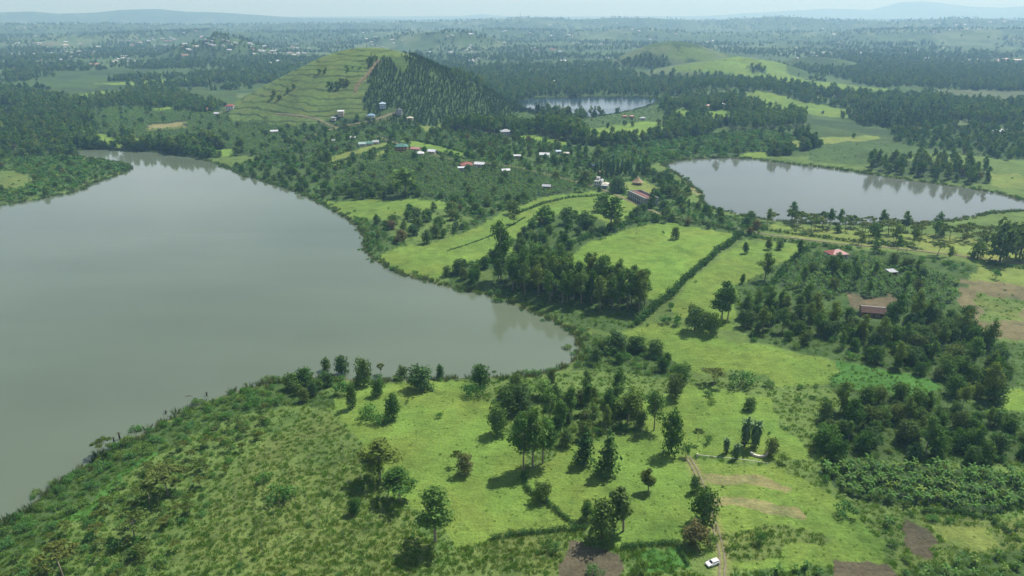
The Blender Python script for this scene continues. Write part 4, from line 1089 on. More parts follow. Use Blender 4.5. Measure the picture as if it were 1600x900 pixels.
_hm = {}
def house_meshes(w, d, h, kind, over=0.6, rise=None):
    key = (round(w, 1), round(d, 1), round(h, 1), kind)
    if key in _hm: return _hm[key]
    rise = rise or 0.26 * min(w, d)
    a, b = w / 2, d / 2
    wall = MB(); wall.box(-a, a, -b, b, -1.5, h)
    if kind == 'gable':
        wall.add([(-a, -b, h), (-a, b, h), (-a, 0, h + rise * b / (b + over)), (a, -b, h), (a, b, h), (a, 0, h + rise * b / (b + over))], [(0, 2, 1), (3, 4, 5)])
    A, B = a + over, b + over; e = h - 0.12; t = 0.14
    roof = MB()
    if kind == 'hip':
        rl = max(0.0, a - b)
        top = [(-rl, 0, e + rise), (rl, 0, e + rise)] if rl > 0.3 else [(0, 0, e + rise)]
        c4 = [(-A, -B), (A, -B), (A, B), (-A, B)]
        v = [(x, y, e) for x, y in c4] + [(x, y, e + t) for x, y in c4] + [(x, y, z + t) for x, y, z in top]
        f = [(3, 2, 1, 0), (0, 1, 5, 4), (1, 2, 6, 5), (2, 3, 7, 6), (3, 0, 4, 7)]
        f += [(4, 5, 9, 8), (5, 6, 9), (6, 7, 8, 9), (7, 4, 8)] if len(top) == 2 else [(4, 5, 8), (5, 6, 8), (6, 7, 8), (7, 4, 8)]
        roof.add(v, f)
    elif kind == 'gable':
        v = []
        for z in (0, t): v += [(-A, -B, e + z), (A, -B, e + z), (A, 0, e + rise + z), (-A, 0, e + rise + z), (A, B, e + z), (-A, B, e + z)]
        roof.add(v, [(6, 7, 8, 9), (9, 8, 10, 11), (3, 2, 1, 0), (5, 4, 2, 3), (0, 1, 7, 6), (5, 11, 10, 4), (0, 6, 9, 3), (3, 9, 11, 5), (1, 2, 8, 7), (2, 4, 10, 8)])
    else:   # low single pitch
        v = [(-A, -B, e + 0.05), (A, -B, e + 0.05), (A, B, e + rise * 0.5), (-A, B, e + rise * 0.5)]
        v += [(x, y, z + t) for x, y, z in v]
        wall.add([(-a, -b, h - 0.1), (a, -b, h - 0.1), (a, b, h - 0.1), (-a, b, h - 0.1), (-a, b, h + rise * 0.42), (a, b, h + rise * 0.42)], [(2, 3, 4, 5), (0, 4, 3), (1, 2, 5)])
        roof.add(v, [(3, 2, 1, 0), (4, 5, 6, 7), (0, 1, 5, 4), (1, 2, 6, 5), (2, 3, 7, 6), (3, 0, 4, 7)])
    _hm[key] = (wall, roof)
    return _hm[key]

def house(loc, rot, w, d, storeys, kind, rc, wc, label, group=None, parts=True, name='house', over=0.6, rise=None):
    h = 2.9 * storeys
    wall, roof = house_meshes(w, d, h, kind, over, rise)
    root = link(name, None, None, loc, rot); root.empty_display_size = 0.5
    tag(root, label, 'house', group)
    wall.build('wall', wmat(wc), root); ro = roof.build('roof', rmat(rc), root)
    if parts and kind != 'shed':
        rl = w / 2 + over if kind == 'gable' else max(0.4, (w - d) / 2)
        zt = h - 0.12 + (rise or 0.26 * min(w, d)) + 0.14
        m = MB(); m.add([(-rl, -0.25, zt - 0.06), (rl, -0.25, zt - 0.06), (rl, 0, zt + 0.07), (-rl, 0, zt + 0.07), (rl, 0.25, zt - 0.06), (-rl, 0.25, zt - 0.06)], [(0, 1, 2, 3), (3, 2, 4, 5)])
        m.build('ridge_cap', rmat('grey'), ro)
    if parts:
        door = MB(); door.box(-0.5, 0.5, -d / 2 - 0.06, -d / 2 + 0.05, 0, 2.1); door.build('door', M_DOOR, root)
        win = MB(); win.box(-0.55, 0.55, -0.05, 0.05, -0.6, 0.6); wm = win.mesh('window', [M_GLASS])
        nx = max(2, int(w / 3.2))
        for s in range(storeys):
            for i in range(nx):
                x = -w / 2 + (i + 0.5) * w / nx
                if s == 0 and abs(x) < 1.1: continue
                link('window', wm, root, (x, -d / 2, 1.6 + 2.9 * s))
            for sd_ in (-1, 1):
                link('window', wm, root, (sd_ * w / 2, 0, 1.6 + 2.9 * s), math.pi / 2)
    return root

# base px, width px, depth/width, storeys, roof kind, roof, wall, turn in degrees, label
NEAR_HOUSES = [
 (1306, 401, 30, 0.75, 1, 'hip', 'red', 'white', 12, 'red hip-roofed house in the banana grove by the track'),
 (1362, 492, 36, 0.7, 1, 'gable', 'rust', 'mud', -14, 'rusty brown roofed farm building on a bare yard'),
 (1392, 430, 9, 0.6, 1, 'shed', 'grey', 'mud', 10, 'small pale tin roof half hidden among the bananas'),
 (729, 261, 19, 0.9, 1, 'hip', 'red', 'cream', 10, 'red hip-roofed house above the great banana plantation'),
 (750, 260, 17, 0.7, 1, 'gable', 'white', 'white', -15, 'white tin-roofed house right of the red roof'),
 (722, 266, 13, 0.5, 1, 'shed', 'white', 'white', 5, 'low white-roofed shed in front of the red roof'),
 (656, 243, 13, 0.9, 1, 'hip', 'white', 'cream', 5, 'white hip-roofed house below the orange-tinted roof'),
 (676, 240, 14, 0.8, 1, 'gable', 'white', 'cream', -25, 'white gabled house at the end of the long lawn'),
 (628, 236, 20, 0.8, 2, 'hip', 'green', 'brick', 0, 'dark green hip-roofed two-storey house'),
 (650, 236, 16, 0.6, 1, 'gable', 'pink', 'cream', -15, 'faded orange tin roof beside the green hip roof'),
 (566, 228, 11, 0.9, 1, 'gable', 'mint', 'white', 12, 'mint roofed end of the long school block, left'),
 (577, 227, 11, 0.9, 1, 'gable', 'green', 'white', 12, 'green roofed middle piece of the long school block'),
 (587, 225, 10, 0.9, 1, 'gable', 'grey', 'white', 12, 'grey roofed right end of the long school block'),
 (598, 168, 10, 0.9, 2, 'hip', 'pale_blue', 'blue', 10, 'pale blue two-storey house at the foot of the pines'),
 (580, 183, 12, 0.8, 1, 'hip', 'blue', 'white', 0, 'bright blue roofed house on the hill foot'),
 (533, 180, 10, 0.9, 2, 'shed', 'white', 'cream', 5, 'flat white two-storey house on the hill foot'),
 (522, 187, 7, 0.9, 1, 'shed', 'grey', 'white', -10, 'little white house beside the hill-foot track'),
 (624, 178, 9, 0.9, 2, 'hip', 'dark', 'grey', 0, 'dark roofed two-storey house against the pines'),
 (641, 187, 10, 0.7, 1, 'hip', 'cream', 'cream', 0, 'small pale hip roof below the pines'),
 (551, 218, 9, 0.7, 1, 'gable', 'white', 'white', 10, 'small white roof left of the school block, higher'),
 (523, 223, 8, 0.7, 1, 'gable', 'grey', 'white', -10, 'small grey-white roof left of the school block, lower'),
 (429, 208, 12, 0.6, 1, 'gable', 'white', 'white', 15, 'white tin roof among the far banana gardens'),
 (360, 171, 13, 0.8, 2, 'hip', 'red', 'white', 5, 'red roofed white house left of the cone hill'),
 (327, 173, 10, 0.7, 1, 'gable', 'orange', 'cream', 0, 'orange roofed house at the far left banana gardens'),
 (340, 180, 10, 0.7, 1, 'gable', 'white', 'white', -20, 'white roofed house between the red and orange roofs'),
 (790, 212, 17, 0.8, 2, 'hip', 'grey', 'grey', 10, 'grey two-storey house right of the dark grove'),
 (824, 202, 10, 0.7, 1, 'gable', 'white', 'grey', 0, 'white roofed house behind the grey two-storey house'),
 (790, 270, 13, 0.7, 1, 'gable', 'white', 'white', 15, 'white tin roof at the right end of the plantation'),
 (851, 245, 16, 0.7, 1, 'gable', 'white', 'white', -10, 'wide white tin roof beside the shrubby hedge'),
 (872, 240, 8, 0.8, 1, 'gable', 'pale_blue', 'white', 10, 'small bluish roof right of the wide white roof'),
 (885, 243, 8, 0.8, 1, 'gable', 'cream', 'white', 0, 'small cream roof right of the bluish roof'),
 (808, 247, 11, 0.5, 1, 'shed', 'white', 'cream', 0, 'low pale roof left of the wide white roof'),
 (854, 295, 13, 0.8, 1, 'gable', 'grey', 'mud', -12, 'grey roofed hut below the track'),
 (928, 262, 8, 0.8, 1, 'gable', 'white', 'cream', 20, 'small white roof behind the tall dark tree'),
 (941, 272, 10, 0.7, 1, 'gable', 'pink', 'cream', 0, 'pinkish roof among the dark conifers'),
 (1099, 168, 20, 0.4, 1, 'gable', 'pink', 'white', 5, 'long pink-roofed house on the right of the far lake'),
 (1128, 165, 9, 0.7, 1, 'hip', 'white', 'white', 0, 'small white house right of the long pink roof'),
 (1004, 187, 9, 0.7, 1, 'hip', 'grey', 'white', 0, 'grey roofed bungalow by the far-lake meadow'),
 (976, 184, 7, 0.9, 1, 'hip', 'orange', 'brick', 0, 'orange cottage by the far lake, left of two'),
 (987, 184, 7, 0.9, 1, 'hip', 'orange', 'brick', 10, 'orange cottage by the far lake, right of two'),
 (1562, 208, 19, 0.7, 1, 'hip', 'white', 'white', 0, 'wide white roofed house behind the right lake'),
 (1482, 166, 8, 0.7, 1, 'gable', 'white', 'white', 0, 'small white roof by the marsh, left of two'),
 (1526, 172, 7, 0.7, 1, 'gable', 'white', 'white', 10, 'small white roof by the marsh, right of two'),
 (1596, 196, 9, 0.6, 1, 'gable', 'cream', 'white', 0, 'cream roof at the right edge of the photo'),
 (1082, 197, 9, 0.7, 1, 'gable', 'rust', 'mud', 5, 'brown roof in the trees above the swamp thicket'),
]
_p = unproject([(h_[0], h_[1]) for h_ in NEAR_HOUSES])
for h_, p_ in zip(NEAR_HOUSES, _p):
    D_ = project([p_])[0, 2]; w_ = h_[2] * D_ / FPX * 0.92
    w_ = max(4.5, min(w_, 26)); d_ = max(4.0, w_ * h_[3])
    house((p_[0], p_[1], p_[2]), R(h_[8]), w_, d_, h_[4], h_[5], h_[6], h_[7], h_[9])
    HOUSE_XY.append((p_[0], p_[1], 0.62 * w_ + 1.5))
    HOUSE_XY.append((p_[0], p_[1] - 0.5 * w_ - 2, 0.5 * w_))
    if h_[6] == 'rust' and h_[0] > 1200: HOUSE_XY.append((p_[0] * 0.985, p_[1] - 16, 15.0))

def at(px, py):
    return unproject([(px, py)])[0]

# long stone building with parapet walls and a red roof sunk between them
def stone_hall():
    A = at(981, 309); B = at(1008, 323)
    v = B - A; L = math.hypot(v[0], v[1]); rot = math.atan2(v[1], v[0]); W = 13.0; h = 7.5
    mid = (A + B) / 2; nrm = np.array([-v[1], v[0], 0]) / L
    c = mid + nrm * (W / 2) * (1 if nrm[1] > 0 else -1)
    z = min(A[2], B[2]) - 0.3
    root = link('stone_hall', None, None, (c[0], c[1], z), rot)
    tag(root, 'long grey stone building with red roof beside the track', 'building')
    HOUSE_XY.extend([(c[0], c[1], 17.0)])
    gm = plain_mat('grey_stone', (0.30, 0.30, 0.30), 0.9, 0.35, 0.9); t = 0.5; a, b = L / 2, W / 2
    for nm, bx in (('long_wall', (-a, a, -b, -b + t)), ('long_wall', (-a, a, b - t, b)), ('end_wall', (-a, -a + t, -b + t, b - t)), ('end_wall', (a - t, a, -b + t, b - t))):
        m = MB(); m.box(*bx, -1, h); m.build(nm, gm, root)
    r = MB(); r.add([(-a + t, -b + t, h - 2.3), (a - t, -b + t, h - 2.3), (a - t, 0, h - 0.2), (-a + t, 0, h - 0.2), (-a + t, b - t, h - 2.3), (a - t, b - t, h - 2.3)], [(0, 1, 2, 3), (3, 2, 5, 4)])
    r.build('roof', pmat('faded_red_sheet', (0.20, 0.10, 0.085), 0.8, 0.5, 0.3), root)
    n = 8
    pm = MB(); pm.box(-0.3, 0.3, -0.25, 0.0, -1, h + 0.15); pmesh = pm.mesh('pilaster', [gm])
    wm = MB(); wm.box(-0.6, 0.6, -0.06, 0.04, -0.9, 0.9); wmesh = wm.mesh('window', [M_GLASS])
    for i in range(n + 1): link('pilaster', pmesh, root, (-a + 0.3 + i * (L - 0.6) / n, -b, 0))
    for i in range(n):
        for s in range(2): link('window', wmesh, root, (-a + (i + 0.5) * L / n, -b, 1.9 + 2.9 * s))
    cp_ = MB(); cp_.box(-a - 0.1, a + 0.1, -b - 0.3, -b + t + 0.1, h + 0.16, h + 0.36); cp_.build('coping', wmat('grey'), root)
stone_hall()

def thatched_hut():
    p = at(996, 288); root = link('thatched_hut', None, None, (p[0], p[1], p[2]))
    tag(root, 'round hut with conical thatched roof on the garden lawn', 'hut'); HOUSE_XY.append((p[0], p[1], 9)); HOUSE_XY.append((p[0] - 1, p[1] - 8, 8))
    n = 18; r0, r1, h = 3.7, 5.6, 2.8
    ang = [2 * math.pi * i / n for i in range(n)]
    w = MB(); w.add([(r0 * math.cos(a), r0 * math.sin(a), -1) for a in ang] + [(r0 * math.cos(a), r0 * math.sin(a), h) for a in ang], [(i, (i + 1) % n, n + (i + 1) % n, n + i) for i in range(n)])
    w.build('wall', wmat('mud'), root)
    c = MB(); lay = [(r1, h - 0.7), (r1 * 0.98, h - 0.35), (r1 * 0.55, h + 1.7), (r1 * 0.25, h + 3.7), (0.25, h + 5.2)]
    v = [(r * math.cos(a), r * math.sin(a), z) for r, z in lay for a in ang]
    c.add(v, [(k * n + i, k * n + (i + 1) % n, (k + 1) * n + (i + 1) % n, (k + 1) * n + i) for k in range(4) for i in range(n)])
    c.build('roof', rmat('thatch'), root)
    t = MB(); t.tube([(0, 0, h + 5.0), (0, 0, h + 6.0)], [0.45, 0.1], 6); t.build('finial', rmat('cream'), root)
    for i in range(8):
        a = ang[(i * 2 + 1) % n]; m = MB(); m.tube([(r1 * .9 * math.cos(a), r1 * .9 * math.sin(a), -0.5), (r1 * .9 * math.cos(a), r1 * .9 * math.sin(a), h - 0.4)], [0.12, 0.12], 5); m.build('post', M_BARK, root)
    d = MB(); d.box(-0.5, 0.5, -r0 - 0.05, -r0 + 0.15, 0, 2.0); d.build('door', M_DOOR, root)
thatched_hut()

def ruined_house():
    p = at(939, 292); root = link('unfinished_house', None, None, (p[0], p[1], p[2]), R(-20))
    tag(root, 'pale unfinished two-storey house with broken rooflines beside the track', 'house'); HOUSE_XY.append((p[0], p[1], 11)); HOUSE_XY.append((p[0], p[1] - 9, 8))
    def pt(nm, mat, *bx):
        m = MB(); m.box(*bx); m.build(nm, mat, root)
    pt('wall', wmat('white'), -6, 1.5, -4, 4, -1, 6.2); pt('wing', wmat('grey'), 1.51, 7, -3, 4, -1, 3.4); pt('tower', wmat('white'), -5.2, -1.8, 0, 3.6, 6.21, 9.0)
    pt('slab', wmat('grey'), -6.4, 2.0, -4.4, 4.4, 3.0, 3.2); pt('porch_roof', rmat('white'), 1.4, 7.5, -6.4, -3.01, 2.9, 3.05)
    m = MB(); m.add([(-1.5, -4.3, 6.22), (1.8, -4.3, 6.22), (1.8, 4.2, 6.22), (-1.5, 4.2, 6.22), (0.1, -4.3, 7.6), (0.1, 4.2, 7.6)], [(0, 1, 4), (2, 3, 5), (1, 2, 5, 4), (3, 0, 4, 5)]); m.build('roof', rmat('grey'), root)
    m = MB(); m.add([(1.3, -3.3, 3.45), (7.4, -3.3, 3.45), (7.4, 4.3, 3.45), (1.3, 4.3, 3.45), (4.3, 0.5, 5.2)], [(0, 1, 4), (1, 2, 4), (2, 3, 4), (3, 0, 4)]); m.build('roof', rmat('cream'), root)
    wm = MB(); wm.box(-0.5, 0.5, -0.06, 0.04, -0.6, 0.6); wmesh = wm.mesh('window', [M_GLASS])
    for x in (-4.6, -2.6, -0.6):
        for z in (1.5, 4.7): link('window', wmesh, root, (x, -4.0, z))
    for x in (2.2, 6.4): m = MB(); m.tube([(x, -6.1, -0.8), (x, -6.1, 2.9)], [0.12, 0.12], 6); m.build('post', wmat('white'), root)
ruined_house()

# ------------------------------------------------------------------ parked car
def car():
    p = at(1113, 882); rot = R(203)
    root = link('parked_car', None, None, (p[0], p[1], height(np.array([p[0]]), np.array([p[1]]))[0]), rot)
    tag(root, 'small white hatchback parked on the grass beside the dirt track', 'car'); HOUSE_XY.append((p[0], p[1], 6))
    white = plain_mat('white_paint', (0.80, 0.80, 0.80), 0.25, 0.03, 1, 0, 0.6); blk = plain_mat('tyre_rubber', (0.02, 0.02, 0.02), 0.8, 0.2, 4)
    gl = plain_mat('car_glass', (0.02, 0.025, 0.03), 0.08, 0.05, 1, 0, 0.6); lam = plain_mat('lamp_lens', (0.6, 0.62, 0.65), 0.1, 0.05, 2); rl = plain_mat('tail_lens', (0.35, 0.02, 0.02), 0.2, 0.1, 2)
    rimm = plain_mat('rim_metal', (0.5, 0.5, 0.52), 0.35, 0.1, 3, 0.8); trimm = plain_mat('bumper_plastic', (0.04, 0.04, 0.045), 0.6, 0.1, 3)
    # lower body: side profile swept across the width, tucked in at the top
    prof = [(-2.10, 0.36), (-2.16, 0.62), (-2.08, 0.95), (-1.95, 1.03), (0.95, 1.02), (1.95, 0.86), (2.13, 0.70), (2.15, 0.42), (2.05, 0.34), (1.75, 0.30), (-1.8, 0.30)]
    def sweep(prof, ys):
        m = MB(); n = len(prof); v = []
        for y, k in ys: v += [(x * k, y, z) for x, z in prof]
        f = [(j * n + i, j * n + (i + 1) % n, (j + 1) * n + (i + 1) % n, (j + 1) * n + i) for j in range(len(ys) - 1) for i in range(n)]
        f += [tuple(range(n))[::-1], tuple((len(ys) - 1) * n + i for i in range(n))]
        m.add(v, f); return m
    sweep(prof, [(-0.90, 0.96), (-0.84, 0.99), (-0.4, 1.0), (0.4, 1.0), (0.84, 0.99), (0.90, 0.96)]).build('body', white, root)
    cab = MB()
    def ring(z, x0, x1, y): return [(x0, -y, z), (x1, -y, z), (x1, y, z), (x0, y, z)]
    v = ring(1.0, -2.0, 0.95, 0.80) + ring(1.45, -1.85, 0.28, 0.70) + ring(1.56, -1.55, -0.05, 0.58)
    cab.add(v, [(i + k * 4, (i + 1) % 4 + k * 4, (i + 1) % 4 + k * 4 + 4, i + k * 4 + 4) for k in range(2) for i in range(4)] + [(8, 9, 10, 11)])
    cab.build('cabin', white, root)
    def pane(nm, pts, mat):
        m = MB(); m.add(pts, [(0, 1, 2, 3)]); return m.build(nm, mat, root)
    e = 0.015
    pane('windscreen', [(0.92 + e, -0.70, 1.04), (0.92 + e, 0.70, 1.04), (0.33 + e, 0.62, 1.43), (0.33 + e, -0.62, 1.43)], gl)
    pane('rear_window', [(-1.985 - e, 0.68, 1.08), (-1.985 - e, -0.68, 1.08), (-1.87 - e, -0.60, 1.42), (-1.87 - e, 0.60, 1.42)], gl)
    for s in (-1, 1):
        for x0, x1, x2, x3 in ((-0.55, 0.72, 0.22, -0.55), (-1.75, -0.66, -0.66, -1.68)):
            pts = [(x0, s * (0.787 + e), 1.06), (x1, s * (0.787 + e), 1.06), (x2, s * (0.712 + e), 1.40), (x3, s * (0.712 + e), 1.40)]
            pane('side_window', pts if s > 0 else pts[::-1], gl)
        m = MB(); m.box(0.55, 0.75, s * 0.92 - 0.10, s * 0.92 + 0.10, 1.02, 1.15); m.build('mirror', white, root)
        m = MB(); m.box(1.90, 2.12, s * 0.62 - 0.20, s * 0.62 + 0.20, 0.66, 0.80); m.build('headlight', lam, root)
        m = MB(); m.box(-2.15, -2.02, s * 0.70 - 0.13, s * 0.70 + 0.13, 0.72, 1.0); m.build('tail_light', rl, root)
    m = MB(); m.box(2.06, 2.19, -0.75, 0.75, 0.32, 0.50); m.build('bumper', trimm, root)
    m = MB(); m.box(-2.20, -2.08, -0.75, 0.75, 0.34, 0.52); m.build('bumper', trimm, root)
    for sx in (-1.32, 1.32):
        for s in (-1, 1):
            w = link('wheel', None, root, (sx, s * 0.82, 0.33)); w.empty_display_size = 0.2
            m = MB(); m.tube([(0, -0.12, 0), (0, 0.12, 0)], [0.33, 0.33], 18); m.add([(0.33 * math.cos(2 * math.pi * i / 18), -0.12, 0.33 * math.sin(2 * math.pi * i / 18)) for i in range(18)], [tuple(range(18))]); m.build('tyre', blk, w)
            m = MB(); m.tube([(0, s * 0.10, 0), (0, s * 0.135, 0)], [0.20, 0.19], 12); m.build('rim', rimm, w)
car()

# curved garden bench wall, low white kerb, gate posts
def curved_wall():
    c = at(1185, 707); root_z = c[2]
    D = project([c])[0, 2]; r = 13.5 * D / FPX; m = MB(); n = 18
    prof = [(-0.28, -0.4), (-0.28, 0.75), (0.28, 0.75), (0.28, -0.4)]
    V = []
    for i in range(n + 1):
        a = R(190) + R(160) * i / n
        for o, z in prof: V.append(((r + o) * math.cos(a), (r + o) * math.sin(a), z))
    F = [(i * 4 + k, i * 4 + (k + 1) % 4, i * 4 + 4 + (k + 1) % 4, i * 4 + 4 + k) for i in range(n) for k in range(4)] + [(0, 1, 2, 3), (n * 4 + 3, n * 4 + 2, n * 4 + 1, n * 4)]
    m.add(V, F)
    root = link('curved_garden_wall', None, None, tuple(c)); tag(root, 'curved cream garden wall below the pair of palms', 'wall')
    m.build('seat_wall', plain_mat('cream_render', (0.62, 0.53, 0.38), 0.85, 0.2, 1.0), root)
    m2 = MB(); V = []
    for i in range(n + 1):
        a = R(189) + R(162) * i / n
        for o, z in [(-0.36, 0.76), (-0.36, 0.86), (0.36, 0.86), (0.36, 0.76)]: V.append(((r + o) * math.cos(a), (r + o) * math.sin(a), z))
    m2.add(V, F); m2.build('coping', plain_mat('coping_render', (0.70, 0.66, 0.56), 0.8, 0.15, 1.0), root)
    HOUSE_XY.append((c[0], c[1], r + 2))
curved_wall()

def polyline_wall(px, name, label, cat, w, h, mat, step=1.5):
    W_ = unproject(px)[:, :2]; P = []
    for i in range(len(W_) - 1):
        n_ = max(1, int(np.hypot(*(W_[i + 1] - W_[i])) / step)); P += [W_[i] + (W_[i + 1] - W_[i]) * t for t in np.arange(n_) / n_]
    P.append(W_[-1]); P = np.array(P)
    t = np.gradient(P, axis=0); t /= np.hypot(*t.T)[:, None]; nrm = np.stack([-t[:, 1], t[:, 0]], -1) * w / 2
    z = height(P[:, 0], P[:, 1]); V = []
    for p, q, zz in zip(P, nrm, z): V += [(*(p - q), zz - 0.3), (*(p - q), zz + h), (*(p + q), zz + h), (*(p + q), zz - 0.3)]
    F = [(i * 4 + k, i * 4 + (k + 1) % 4, i * 4 + 4 + (k + 1) % 4, i * 4 + 4 + k) for i in range(len(P) - 1) for k in range(4)]
    F += [(0, 1, 2, 3), ((len(P) - 1) * 4 + 3, (len(P) - 1) * 4 + 2, (len(P) - 1) * 4 + 1, (len(P) - 1) * 4)]
    m = MB(); m.add(V, F); o = m.build(name, mat); tag(o, label, cat); return P
M_KERB = plain_mat('whitewashed_kerb', (0.62, 0.60, 0.54), 0.85, 0.25, 0.8)
polyline_wall([(1091, 711), (1120, 714), (1150, 717), (1180, 721), (1200, 724)], 'garden_kerb', 'thin low white kerb bounding the garden lawn', 'kerb', 0.15, 0.16, M_KERB)
def gate_post(px, py, label):
    p = at(px, py); root = link('gate_post', None, None, tuple(p)); tag(root, label, 'gate post', 'posts of the track gate')
    m = MB(); m.box(-0.2, 0.2, -0.2, 0.2, -0.4, 1.9); m.build('shaft', wmat('grey'), root)
    m = MB(); m.box(-0.26, 0.26, -0.26, 0.26, 1.901, 2.0); m.build('cap', M_KERB, root)
gate_post(1089, 716, 'square gate post at the left end of the white kerb')

# radio mast on the distant ridge
def mast():
    x, y = polar(813, 7450); a_ = math.atan2((813 - 800) / FPX, 1 / cp); x, y = 7450 * math.sin(a_), 7450 * math.cos(a_)
    z = height(np.array([x]), np.array([y]))[0]; root = link('radio_mast', None, None, (x, y, z)); tag(root, 'slender lattice radio mast on the hazy ridge at the horizon', 'mast')
    st = plain_mat('mast_steel', (0.25, 0.22, 0.22), 0.6, 0.1, 0.1)
    for k in range(3):
        a = k * 2.094; m = MB(); m.tube([(3.2 * math.cos(a), 3.2 * math.sin(a), -2), (0.9 * math.cos(a), 0.9 * math.sin(a), 62)], [0.9, 0.6], 5); m.build('leg', st, root)
    m = MB()
    for i in range(10):
        z0 = i * 6.2; r0 = 3.2 - 2.3 * z0 / 62
        for k in range(3):
            a, b = k * 2.094, (k + 1) * 2.094; m.tube([(r0 * math.cos(a), r0 * math.sin(a), z0), (r0 * .9 * math.cos(b), r0 * .9 * math.sin(b), z0 + 6)], [0.35, 0.35], 4)
    m.build('bracing', st, root)
mast()

# little boat by the far right lake shore, stumps in the shallows
def boat():
    p = on_plane(1446, 345); root = link('rowing_boat', None, None, (p[0], p[1], 0.0), R(15)); tag(root, 'small white boat moored at the near shore of the right lake', 'boat')
    m = MB(); st = [(-2.6, 0.55, .5), (-1.6, .8, .45), (0, .9, .42), (1.6, .7, .48), (2.8, .06, .7)]
    V = []
    for x, w, g_ in st: V += [(x, -w, g_), (x, -w * .55, -0.2), (x, w * .55, -0.2), (x, w, g_)]
    m.add(V, [(i * 4 + k, i * 4 + k + 1, i * 4 + k + 5, i * 4 + k + 4) for i in range(4) for k in range(3)] + [(0, 3, 2, 1)]); m.build('hull', plain_mat('boat_paint', (0.75, 0.75, 0.72), 0.5, 0.1, 2), root)
    for x in (-1.3, 0.6): m = MB(); m.box(x - 0.14, x + 0.14, -0.72, 0.72, 0.28, 0.33); m.build('thwart', M_DOOR, root)
boat()
def snag(px, py, h, label):
    p = on_plane(px, py); root = link('dead_stump', None, None, (p[0], p[1], -0.5)); tag(root, label, 'stump', 'dark stumps standing in the shallows')
    m = MB(); m.tube([(0, 0, 0), (0.1, 0.05, h * .5), (0, 0.1, h)], [0.28, 0.34, 0.2], 6); m.build('stem', plain_mat('wet_wood', (0.03, 0.028, 0.022), 0.8, 0.2, 2) if 'wet_wood' not in bpy.data.materials else bpy.data.materials['wet_wood'], root)
    g = np.random.default_rng(int(px)); V = []; F = []
    for i in range(6):
        v, f = frond(g, i * 1.05, 1.0, 0.5, 1.3, 0.12, 3); b = len(V); V += [(q[0], q[1], q[2] + h) for q in v]; F += [tuple(b + j for j in q) for q in f]
    me = mesh_np('withered_leaves', V, np.array(F), [L_BROWN]); set_tint(me, [0.1] * len(V)); link('withered_leaves', me, root)
for px_, py_, h_, l_ in [(187, 686, 3.4, 'tallest dark withered stump in the shallows by the spreading tree'), (178, 691, 2.6, 'dark stump just left of the tallest one in the shallows'),
                         (198, 690, 2.6, 'dark stump just right of the tallest one in the shallows'), (259, 646, 1.8, 'lone dark stump off the reeds, middle of the left shore'), (323, 618, 2.0, 'lone dark stump off the reeds, nearest the clump')]:
    snag(px_, py_, h_, l_)
def driftwood():
    p = on_plane(295, 619); root = link('floating_branch', None, None, (p[0], p[1], 0.0)); tag(root, 'thin branch floating on the green lake off the reeds', 'branch')
    m = MB(); m.tube([(-1.6, 0, 0.05), (0, 0.2, 0.1), (1.7, -0.1, 0.05)], [0.12, 0.14, 0.05], 5); m.build('stem', M_BARK, root)
    m = MB(); m.tube([(0, 0.2, 0.1), (0.5, 0.9, 0.35)], [0.07, 0.03], 4); m.tube([(-0.5, 0.1, 0.1), (-1.0, -0.6, 0.3)], [0.06, 0.03], 4); m.build('twig', M_BARK, root)
driftwood()

# ------------------------------------------------------------------ scatter plants over the land cover
g0 = np.random.default_rng(101)
HXY = np.array(HOUSE_XY)
def clear(x, y, margin=1.0):
    """keep water, tracks and houses free"""
    ok = shore(x, y) > 1.0
    for k, (P, wd) in TRK.items():
        lo, hi = P.min(0) - 8, P.max(0) + 8
        m = np.where((x > lo[0]) & (x < hi[0]) & (y > lo[1]) & (y < hi[1]))[0]
        if len(m): ok[m] &= dist_line(x[m], y[m], P) > wd * 0.5 + margin
    for hx, hy, hr in HXY: ok &= (x - hx) ** 2 + (y - hy) ** 2 > hr * hr
    return ok
OPEN_G = {'meadow', 'bright', 'yellow', 'soil', 'herb', 'dry', 'red', 'marsh', 'hillgrass'}
def scatter(i):
    place, _, gr, veg = REG[i]; P = POLY[i]
    for kind, s, h0, h1 in veg:
        lo, hi = P.min(0), P.max(0)
        nx, ny = int((hi[0] - lo[0]) / s) + 1, int((hi[1] - lo[1]) / s) + 1
        if nx * ny > 400000: continue
        gx, gy = np.meshgrid(np.arange(nx), np.arange(ny))
        x = lo[0] + (gx.ravel() + 0.5 + 0.9 * (g0.random(nx * ny) - 0.5)) * s; y = lo[1] + (gy.ravel() + 0.5 + 0.9 * (g0.random(nx * ny) - 0.5)) * s
        m = inside(x, y, P); x, y = x[m], y[m]
        a = np.abs(np.arctan2(x, y)) < R(46); x, y = x[a], y[a]
        if not len(x): continue
        if gr is not None: m = classify(x, y) == i
        else: m = np.ones(len(x), bool)
        m &= clear(x, y, 1.5 if kind != 'shrub' else 0.6)
        if kind == 'pine' and s < 6: m &= fbm(x / 30, y / 30, 141, 3) > 0.31
        if kind in ('shrub',): m &= fbm(x / 22, y / 22, 131, 2) > (0.40 if s > 7 else 0.26)
        x, y = x[m], y[m]
        for xx, yy in zip(x, y):
            u = g0.random(); h = h0 + (h1 - h0) * u ** (1.3 if kind != 'shrub' else 1.8)
            kk = kind
            if kind == 'broad' and g0.random() < 0.03: kk = 'brown' if h < 9 else 'broad'
            PLANTS.append([kk, xx, yy, h, (0.85 + 0.35 * g0.random()) * (1.35 if kind == 'pine' and s < 6 else 1.0), g0.random() * 6.28, place, None])
for i in range(1, len(REG)): scatter(i)

